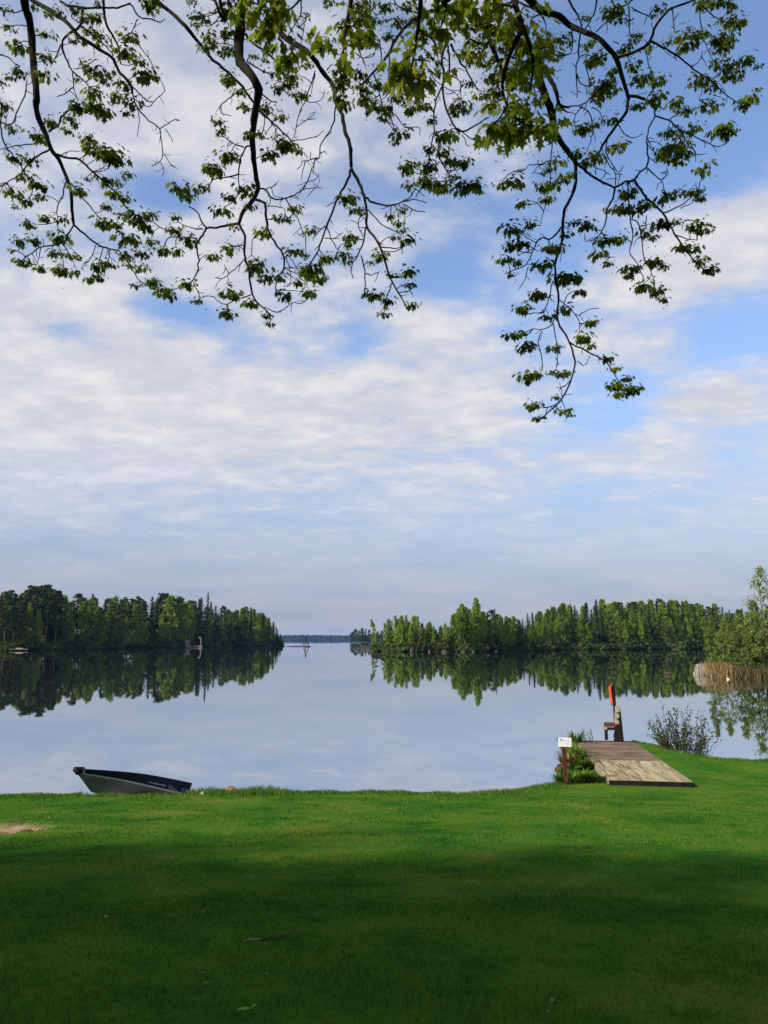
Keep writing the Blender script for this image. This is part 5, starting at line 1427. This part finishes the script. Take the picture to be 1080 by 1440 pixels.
BOUGHS['G'] = (5.4, [
 (12, 7, [(640,-12),(668,30),(700,47),(722,56),(742,68),(755,92),(760,117),(768,138),(775,155),(778,172),(780,185),(792,205),(807,224)]),
 (7, 2.6, [(752,72),(765,97),(774,112),(782,125),(784,140),(788,149),(800,151)]), (2.4,1.2,[(786,146),(794,156),(800,158)]), (2.2,1,[(784,145),(780,160),(778,185)]),
 (4.8,1.4,[(807,224),(810,237),(809,262),(802,282),(792,297),(791,320),(790,342),(781,365),(780,390),(787,422),(781,447),(802,482),(810,510),(802,540),(790,562),(782,570),(765,585),(757,592)]),
 (2.2,1,[(802,482),(827,495),(845,503),(858,515),(868,533),(880,548)]), (1.5,.8,[(787,422),(805,437),(815,450),(815,465),(810,475)]), (1.3,.8,[(815,443),(828,435),(842,433)]), (1.7,.9,[(780,446),(775,460),(762,464),(750,462)]), (1.5,.8,[(762,466),(755,480),(763,500),(763,520),(757,527)]), (1.5,.8,[(778,455),(782,480),(784,505),(782,520)]), (1.6,.9,[(778,395),(772,420),(765,440),(750,440),(745,442)]), (1.2,.7,[(766,442),(755,453)]), (1.2,.7,[(773,418),(780,425)]),
 (2.4,1,[(791,318),(783,330),(772,337),(760,333),(752,345),(747,360),(740,373),(720,380),(710,385)]), (1.3,.7,[(743,375),(738,395),(728,408)]), (1.3,.8,[(752,348),(740,355),(728,358)]), (1.1,.7,[(792,352),(788,368)]),
 (1.7,.9,[(778,180),(776,200),(774,225),(774,255),(767,287),(760,317)]), (1.4,.8,[(773,226),(757,232),(745,231),(737,240)]), (1.2,.7,[(762,282),(752,287),(742,288)]), (1.2,.7,[(766,230),(755,235),(748,245)]), (1.2,.7,[(774,258),(785,252),(792,252)]),
 (1.5,.8,[(782,570),(770,573),(758,573)]), (1.2,.7,[(790,562),(790,548),(787,538)]), (1.3,.8,[(803,535),(795,541),(786,550)]), (1.2,.7,[(812,508),(822,515),(826,508),(830,500)]),(1.2,.7,[(790,562),(795,575)]),
 (4,2.6,[(807,224),(820,238),(832,247),(850,257),(864,264)]), (2.5,1,[(864,264),(862,280),(853,295),(852,312),(845,330),(835,337),(823,340)]), (2.6,1.4,[(864,264),(880,255),(892,253),(899,243),(911,234),(911,215),(909,200)]), (1.2,.7,[(823,338),(822,328)]), (1.4,.8,[(840,335),(845,350),(855,360),(865,362)]),
 (2.8,1.2,[(892,253),(909,279),(933,299),(945,323),(957,342),(970,360),(985,375),(1000,388)]), (1.7,.9,[(933,299),(950,293),(968,282),(980,268),(987,252)]), (1.2,.7,[(957,293),(975,285)]), (1.4,.8,[(945,320),(958,313),(963,310)]), (1.4,.8,[(950,330),(965,335),(980,338)]),
 (2,1,[(882,256),(884,284),(886,303),(890,335),(884,354),(895,368),(905,390)]), (1.6,.9,[(888,308),(897,312),(903,332),(905,364),(915,380),(920,395)]), (1.2,.7,[(900,318),(912,315),(928,318)]), (1.3,.8,[(909,303),(908,320),(897,335)]), (1.2,.7,[(905,366),(915,368)]),
 (1.5,.8,[(911,237),(925,250),(932,255),(934,268)]), (1.1,.7,[(932,252),(940,245),(937,235)]), (1.3,.8,[(866,262),(867,245),(855,230),(848,215),(845,200)]), (1.1,.7,[(867,245),(875,245)]), (1.1,.7,[(870,243),(878,232)]), (1.3,.8,[(838,245),(836,235),(850,240),(858,246)])],
 [(720,257,26),(705,262,18),(733,288,18),(782,230,24),(768,240,18),(765,265,22),(777,262,24),(770,280,18),(797,250,22),(812,217,20),(825,228,20),(840,225,18),(720,325,28),(733,345,26),(745,318,20),(720,350,18),(708,368,22),(718,388,14),(727,370,16),(763,375,26),(772,350,20),(785,350,22),(795,330,16),(825,318,24),(808,315,14),(850,340,22),(870,337,22),(840,360,22),(853,372,14),(790,392,28),(805,395,26),(815,412,20),(755,417,20),(735,435,24),(885,273,22),(862,298,18),(877,295,22),(895,298,22),(910,290,16),(755,418,18),(795,437,20),(772,447,20),(722,473,22),(740,490,24),(735,470,14),(780,492,20),(832,455,20),(820,478,24),(832,488,14),(742,532,26),(755,530,18),(790,528,22),(775,525,12),(852,507,20),(865,520,14),(868,545,24),(888,550,24),(870,557,18),(880,535,16),(750,572,20),(782,560,12),(793,580,20),(757,590,16),(800,585,12),(882,275,22),(935,280,24),(947,275,16),(905,290,22),(930,318,24),(945,315,16),(905,328,18),(918,335,14),(975,272,24),(985,280,16),(990,240,24),(982,320,26),(993,325,16),(960,350,22),(975,352,20),(983,370,20),(1000,380,20),(886,380,24),(883,390,14),(920,370,24),(935,378,14),(905,405,26),(925,412,22),(932,422,14)])
BOUGHS['H'] = (6.2, [
 (8, 2.6, [(735,-10),(760,15),(787,22),(802,37),(820,44),(840,52),(860,72),(867,82),(874,105),(880,125),(884,137),(882,157),(870,172),(855,192),(846,207),(838,222)]),
 (4.2,2.6,[(867,82),(882,77),(907,67),(916,55),(922,35),(940,12),(970,2),(1000,-10)]), (2.7,1.1,[(916,58),(930,65),(950,77),(970,92),(985,104),(1000,112),(1017,130),(1037,145)]), (1.5,.9,[(1000,112),(1010,105),(1020,98),(1035,92),(1050,86)]), (1.4,.8,[(985,104),(988,125),(983,140)]), (1.4,.8,[(983,8),(985,30),(988,50),(995,70),(1003,85)]), (1.7,.9,[(985,6),(1000,20),(1015,30),(1025,33)]), (1.3,.8,[(945,13),(947,30),(948,45)]), (1.2,.7,[(948,28),(955,18)]), (1.3,.8,[(908,72),(912,90),(918,105)]), (1.2,.7,[(1012,132),(1016,122),(1020,130)]), (1.2,.7,[(948,76),(952,86)]), (1.3,.8,[(972,95),(985,85),(988,72)]),
 (3.6,2,[(884,135),(900,137),(912,142),(920,152),(921,163)]), (2,1,[(921,163),(940,168),(950,178),(960,185),(975,190),(990,200),(1010,207),(1020,203)]), (1.8,1,[(921,163),(912,180),(909,200)]), (1.3,.8,[(970,200),(978,215),(983,218),(993,216)]), (1.2,.7,[(978,216),(978,228)]), (1.3,.8,[(909,192),(915,205),(920,210)]), (1.4,.8,[(942,168),(955,160),(962,150)]), (1.4,.8,[(921,145),(935,155)]),
 (2.2,1.2,[(795,-8),(810,17),(816,30),(818,43)]), (2,1.1,[(839,-8),(837,17),(830,30),(820,43)]), (1.8,1,[(805,40),(806,58),(803,75)]), (1.8,1,[(816,45),(813,65),(815,80),(810,90),(810,105),(815,117),(825,121),(835,120)]), (1.5,.9,[(800,150),(820,148),(835,135),(850,117),(862,108)]), (1.5,.9,[(815,150),(828,155),(832,170),(835,182),(830,200),(825,215)]), (1.4,.8,[(832,152),(842,155),(846,163)]), (1.4,.8,[(820,148),(809,160),(807,172),(812,185)]), (1.3,.8,[(810,105),(812,125),(811,138)]), (1.3,.8,[(823,90),(828,110),(832,118)]),
 (1.6,.9,[(855,192),(850,215),(860,230),(868,242)]), (1.4,.8,[(868,172),(878,190),(890,195),(905,188)]), (2,1.1,[(858,-6),(865,12),(880,8),(890,0)]), (1.6,.9,[(884,8),(885,30),(886,50)]), (1.3,.8,[(888,10),(905,20),(918,27),(922,20)]), (1.3,.8,[(838,45),(850,33),(858,25)]), (1.1,.7,[(870,62),(862,58)])],
 [(865,15,26),(855,25,20),(870,30,16),(885,30,12),(892,52,18),(880,68,18),(900,50,10),(825,65,16),(835,85,24),(845,82,16),(862,100,18),(890,93,22),(925,15,18),(915,68,16),(940,60,16),(960,50,24),(965,65,24),(975,50,18),(987,50,22),(1010,55,26),(1025,58,22),(1015,70,20),(1025,30,24),(1035,35,20),(1045,32,12),(1010,5,26),(1025,8,20),(990,5,22),(985,3,14),(1020,95,28),(1030,105,24),(1035,112,14),(1005,90,18),(1052,85,20),(1064,95,12),(980,117,26),(1003,122,20),(1050,142,26),(1045,150,18),(990,150,26),(1005,152,18),(950,145,22),(965,157,18),(900,112,26),(925,115,22),(920,140,26),(895,150,18),(850,120,28),(860,130,20),(840,130,18),(818,182,22),(840,175,16),(860,170,20),(870,207,24),(940,187,20),(968,185,22),(980,180,16),(1010,185,28),(1025,190,22),(1018,180,18),(935,215,24),(955,205,22),(945,225,16),(835,220,18),(775,60,22),(790,55,18),(765,75,20),(800,60,12),(835,85,22),(832,60,14),(780,80,18),(855,15,18),(825,25,14),(820,182,20),(840,140,20),(850,128,26),(770,20,14),(960,215,28),(940,210,28),(930,222,18),(955,230,18)])
BOUGHS['K'] = (4.6, [   # the leafy inner bough above the middle
 (7, 3, [(690,-14),(684,8),(682,40),(690,60),(700,85),(712,110),(715,135)]), (3,1.4,[(684,5),(705,8),(725,2),(745,10),(760,20)]), (3,1.4,[(659,-10),(660,17),(667,32),(680,40)]), (2.2,1.2,[(690,60),(672,62),(655,52),(645,45)]), (2.2,1.1,[(700,85),(720,80),(738,86),(750,95)]), (1.8,1,[(712,110),(695,120),(685,135)]), (1.8,1,[(715,130),(730,150),(740,165)]), (1.6,.9,[(712,110),(735,112),(750,122)]), (1.6,.9,[(715,132),(712,160),(718,185)])],
 [(650,75,20),(670,75,24),(680,90,20),(700,75,24),(715,100,26),(735,100,22),(705,110,22),(740,120,24),(720,120,22),(680,135,22),(700,130,22),(760,60,24),(770,70,20),(690,60,22),(660,40,24),(645,30,24),(675,20,26),(700,10,26),(655,8,24),(730,60,26),(745,45,24),(715,60,24),(755,90,20),(690,110,20),(712,212,16),(735,150,24),(755,140,20),(690,150,22),(665,60,20),(725,30,26),(705,40,24)])
BOUGHS['N'] = (3.5, [  # nearest, soft yellow-green sprays
 (7, 2, [(500,-40),(494,0),(488,30),(484,55),(482,75)]), (7, 2, [(590,-40),(592,0),(588,40),(582,75),(578,105)]), (7, 2, [(620,-40),(625,-5),(626,20),(620,38)]), (9, 2, [(720,-40),(722,0),(732,30),(745,60),(750,90),(748,115)]), (6,2,[(735,40),(715,80),(705,120),(712,150),(722,165)]), (6, 2, [(365,-40),(362,-5),(366,12)]), (5,2,[(390,-40),(398,0),(396,30),(392,55)]), (3,1.5,[(588,40),(605,52),(612,62)]), (3,1.5,[(484,40),(474,38)]), (3,1.5,[(582,75),(560,90)]), (3,1.5,[(748,100),(730,100)]), (3,1.5,[(712,150),(700,170)])],
 [(478,48,50),(487,76,56),(500,40,40),(560,92,46),(580,86,56),(600,60,50),(618,40,60),(605,95,42),(572,116,46),(588,122,34),(640,6,50),(700,14,60),(722,40,60),(742,60,56),(752,92,56),(735,98,46),(712,152,46),(728,166,56),(705,180,46),(745,178,46),(690,190,34),(722,190,44),(352,8,44),(372,26,44),(392,60,42),(405,78,38),(384,8,44),(765,184,34),(690,2,44),(610,8,44)])

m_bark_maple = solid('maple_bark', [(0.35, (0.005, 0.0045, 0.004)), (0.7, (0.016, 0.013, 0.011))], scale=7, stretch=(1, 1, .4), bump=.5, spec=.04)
m_leaf = foliage('maple_leaves', [(0, (0.045, 0.070, 0.010)), (.5, (0.085, 0.122, 0.012)), (.85, (0.135, 0.165, 0.014)), (1, (0.19, 0.20, 0.02))], trans=.55, objrand=.0)
m_leaf_sunlit = foliage('sunlit_young_maple_leaves', [(0, (0.085, 0.125, 0.010)), (.5, (0.135, 0.175, 0.013)), (1, (0.25, 0.245, 0.018))], trans=.62, objrand=.0)  # young leaves, colour brightened further to stand in for sunlight
m_flower = foliage('maple_flowers', [(0, (0.20, 0.21, 0.02)), (1, (0.34, 0.30, 0.03))], trans=.5, objrand=.0)

half = [(0.0, 0.0), (0.16, -0.06), (0.40, 0.10), (0.27, 0.24), (0.54, 0.56), (0.24, 0.52), (0.13, 0.72)]
outl = half + [(0.0, 1.0)] + [(-x, y) for x, y in half[:0:-1]]
half = [(x * .84, y) for x, y in half]
outl = half + [(0.0, 1.0)] + [(-x, y) for x, y in half[:0:-1]]
LT = np.array([(0.0, 0.34, 0.03)] + [(x, y, -0.30 * abs(x) ** 1.3 - 0.22 * max(0, y - .3) ** 2) for x, y in outl])
LF = np.array([[0, 1 + i, 1 + (i + 1) % len(outl)] for i in range(len(outl))])
ST_ = np.array([(-.012, -.55, 0), (.012, -.55, 0), (.010, .02, 0), (-.010, .02, 0)])


def leaf_batch(P, D, Nn, size, tint):
    """maple leaves: base P, growing along D, upper side Nn"""
    D = D / np.linalg.norm(D, axis=1)[:, None]
    X = np.cross(D, Nn); X /= np.linalg.norm(X, axis=1)[:, None] + 1e-9
    Z = np.cross(X, D)
    B = np.stack([X, D, Z], 1)                        # rows: local axes
    V = np.einsum('kj,njm->nkm', LT, B) * size[:, None, None] + P[:, None, :]
    n, k = V.shape[:2]
    F = (np.arange(n)[:, None, None] * k + LF[None]).reshape(-1, 3)
    return V.reshape(-1, 3), F, np.repeat(tint, len(LF))


TR = np.array([-3.6, -4.2, float(lawn_z(-3.6, -4.2))])
maple = empty('maple_tree', TR.tolist())
tag(maple, 'big maple spreading its leafy drooping boughs over the lawn from above', 'maple')
CR = TR + np.array([.3, .3, 5.2])
rel = lambda pts: (np.asarray(pts) - TR)
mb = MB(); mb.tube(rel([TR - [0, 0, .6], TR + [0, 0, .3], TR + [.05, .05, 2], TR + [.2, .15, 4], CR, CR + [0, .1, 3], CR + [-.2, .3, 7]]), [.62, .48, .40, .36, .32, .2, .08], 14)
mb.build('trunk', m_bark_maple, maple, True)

gg = np.random.default_rng(21)
for name, (d0, lines, tufts) in BOUGHS.items():
    ph = gg.uniform(0, 6.28, 4)
    amp = 0.085 if name != 'N' else 0.04
    def dep(x, y):
        return d0 * (1 + amp * math.sin(x / 70 + ph[0]) + amp * math.sin(y / 85 + ph[1]) + .4 * amp * math.sin((x + y) / 31 + ph[2]))
    wood = MB(); samples = []
    for li, (w0, w1, pts) in enumerate(lines):
        pts = np.array(pts, float)
        # finer track with a little natural kink
        k = len(pts); tt = np.linspace(0, k - 1, (k - 1) * 3 + 1)
        sx_ = np.interp(tt, np.arange(k), pts[:, 0]); sy_ = np.interp(tt, np.arange(k), pts[:, 1])
        kx = np.convolve(np.pad(sx_, 1, 'edge'), [.25, .5, .25], 'valid'); ky = np.convolve(np.pad(sy_, 1, 'edge'), [.25, .5, .25], 'valid')
        kx[[0, -1]] = sx_[[0, -1]]; ky[[0, -1]] = sy_[[0, -1]]
        j = 0.5 if w0 < 6 else .3
        kx[1:-1] += gg.normal(0, j, len(kx) - 2); ky[1:-1] += gg.normal(0, j, len(kx) - 2)
        P3 = np.array([at(a, b, dep(a, b)) for a, b in zip(kx, ky)])
        wd_ = np.interp(tt, [0, k - 1], [w0, w1]) / 2 / F * d0 * (1.32 if w0 < 4 else 1.16) * (1 + gg.normal(0, .06, len(tt)))
        wood.tube(rel(P3), np.maximum(wd_, .0022), 8 if w0 > 5 else 5)
        if w0 > 1.3:
            samples += [(a, b) for a, b in zip(kx, ky)]
        # small side spurs
        for s in range(2, len(kx) - 1):
            if gg.uniform() < (.30 if w0 < 3 else .18) and ky[s] > 0 and name != 'N':
                a = gg.uniform(0, 6.28); l = gg.uniform(5, 16); x1, y1 = kx[s] + l * math.cos(a), ky[s] + l * math.sin(a) + 2
                m = ((kx[s] + x1) / 2 + gg.normal(0, 1.5), (ky[s] + y1) / 2 + gg.normal(0, 1.5))
                dd = dep(kx[s], ky[s]); d1 = dd * (1 + gg.normal(0, .012))
                wood.tube(rel([at(kx[s], ky[s], dd), at(*m, (dd + d1) / 2), at(x1, y1, d1)]), [.0035, .003, .002], 4)
        if pts[0, 1] < 0 and w0 > 1.9:        # carry the bough on, up and back to the stem
            p0 = P3[0]; dr = P3[0] - P3[3]; dr = dr / np.linalg.norm(dr)
            c1 = p0 + dr * .5 + np.array([0, -.5, .6]); end = CR + np.array([.0, .0, gg.uniform(-.4, 1.8)])
            c2 = end + np.array([0, 0, 2.2]) + (p0 - end) * [.35, .35, .15]
            B_ = [(1 - t) ** 3 * p0 + 3 * t * (1 - t) ** 2 * c1 + 3 * t * t * (1 - t) * c2 + t ** 3 * end for t in np.linspace(0, 1, 14)]
            wood.tube(rel(B_), np.linspace(wd_[0], max(.09, wd_[0] * 2.2), 14), 8)
    S = np.array(samples)
    Pl, Dl, Nl, Sl, Tl, Fl = [], [], [], [], [], []
    for (x, y, s) in tufts:
        dd = dep(x, y) + gg.normal(0, .05 * d0 * .3)
        q = np.hypot(S[:, 0] - x, (S[:, 1] - y) * (1 + .25 * (S[:, 1] > y))); i = int(np.argmin(q))
        if q[i] > 3:                          # twig to the tuft
            a = np.array([S[i, 0], S[i, 1]]); b_ = np.array([x, y - s * .18]); nrm = np.array([-(b_ - a)[1], (b_ - a)[0]]) * gg.uniform(-.25, .25)
            pp = [a * (1 - t) + b_ * t + nrm * math.sin(math.pi * t) for t in np.linspace(0, 1, 6)]
            da = dep(*a)
            wood.tube(rel([at(p[0], p[1], da * (1 - t) + dd * t) for p, t in zip(pp, np.linspace(0, 1, 6))]), np.linspace(.0045 if name != 'N' else .006, .0025, 6), 4)
        rad = s / 2 / F * dd * (1.42 if name != 'N' else 1.7)
        far = name != 'N'
        c0 = at(x, y - s * .15, dd)
        nl = int(gg.integers(36, 52) * (.55 + s / 40)) if far else int(gg.integers(18, 27))
        bt = gg.uniform(.05, .75)
        for j in range(nl):
            a = gg.uniform(0, 6.28); el = gg.uniform(-1.1, .35)
            dr = np.array([math.cos(a) * math.cos(el), math.sin(a) * math.cos(el), math.sin(el)])
            base = c0 + np.array([dr[0], dr[1], .60 * dr[2] + .22]) * rad * gg.uniform(.15, 1.05)
            Pl.append(base); Dl.append(dr * [1, 1, 1] + [0, 0, -1.0]); Nl.append(dr * .5 + [gg.normal(0, .4), gg.normal(0, .4), 1.0])
            Sl.append((rad * gg.uniform(.26, .60) if far else gg.uniform(.040, .075))); Tl.append(np.clip(bt + gg.normal(0, .15), 0, 1))
        for j in range(5 if far else 26):
            Fl.append(c0 + gg.normal(0, rad * .45, 3) - [0, 0, rad * .5])
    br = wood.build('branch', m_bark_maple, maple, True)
    Vl, Fc, T_ = leaf_batch(np.array(Pl), np.array(Dl), np.array(Nl), np.array(Sl), np.array(Tl))
    fo = link('foliage', raw_mesh('foliage', Vl - TR, Fc, T_, m_leaf if name not in 'NK' else m_leaf_sunlit), br)
    Fl = np.array(Fl)
    Vc, Fc = cards(Fl - TR, np.full(len(Fl), .016 if name != 'N' else .013), gg)
    link('blossom', raw_mesh('blossom', Vc, Fc, gg.uniform(0, 1, len(Fc)), m_flower), br)
    print(name, len(Pl), 'leaves')

# crown above and behind the eye
def in_view(P, m=0.5):
    v = P - CAM; d = v @ FWD
    return (d > 0.3) & (np.abs(v @ RT) < d * (540 / F) + m) & (np.abs(v @ UP) < d * (720 / F) + m)


n = 330
C = np.stack([gg.normal(0, 1, n), gg.normal(0, 1, n), gg.normal(0, 1, n)], -1); C /= np.linalg.norm(C, axis=1)[:, None]
C = TR + [2.5, -2.0, 11.5] + C * gg.uniform(.3, 1, (n, 1)) ** .5 * [6.0, 5.0, 4.5]
C = C[~in_view(C, 1.6)]
Vc, Fc, tn = clump_crown(C, gg.uniform(.6, 1.1, len(C)), 34, .26, gg, droop=.3)
link('crown', raw_mesh('crown', Vc - TR, Fc, tn, m_leaf), maple)

# the neighbours of the maple along the top of the lawn: their shade lies over the near grass
def shade_tree(seed, h, Rw):
    g = np.random.default_rng(seed); n = 420
    C = g.normal(size=(n, 3)); C /= np.linalg.norm(C, axis=1)[:, None]
    C = C * g.uniform(.35, 1, (n, 1)) ** .5 * [Rw, Rw, h * .42] + [0, 0, h * .56]
    C = C[(C[:, 2] < h * .78) | (g.uniform(0, 1, n) < .5)]; n = len(C)
    Vc, Fc, tn = clump_crown(C, g.uniform(.7, 1.3, n), 36, .42, g, droop=.4)
    mb = MB(); mb.tube([[0, 0, -.8], [0, 0, .4], [.1, 0, h * .4], [0, .1, h * .8]], [.5, .36, .28, .08], 10)
    for k in range(0, n, 14):
        c = C[k]; z0 = min(h * .6, max(h * .15, c[2] * .7)); mb.tube([[0.05, 0, z0], [c[0] * .5, c[1] * .5, (z0 + c[2]) / 2], c], [.12, .07, .02], 5)
    return raw_mesh('crown', Vc, Fc, tn, m_leaf), mb.mesh('trunk', m_bark_maple, True)


sh = [shade_tree(90, 15.0, 4.6), shade_tree(91, 14.0, 4.3)]
for i, (x, y, s, lab) in enumerate([(-10.5, -4.6, .72, 'tall shade tree next to the maple, on its left'), (-17.5, -4.0, 1.0, 'tall shade tree second along from the maple'), (-24.5, -4.4, 1.05, 'tall shade tree third along from the maple'), (-31.5, -4.2, 1.0, 'tall shade tree fourth along from the maple'), (-38.5, -4.6, 1.0, 'tall shade tree at the far end of the row of shade trees'),
                                    (-21, -11, .9, 'tall shade tree in the second row behind the nearer gap'), (2.5, -9, 1.0, 'tall shade tree behind the maple on its right')]):
    o = empty('shade_tree', [x, y, float(lawn_z(x, y))], i * 1.3); o.scale = (s, s, s)
    c_, t_ = sh[i % 2]; link('crown', c_, o); link('trunk', t_, o); tag(o, lab, 'tree', 'shade trees along the top of the lawn')
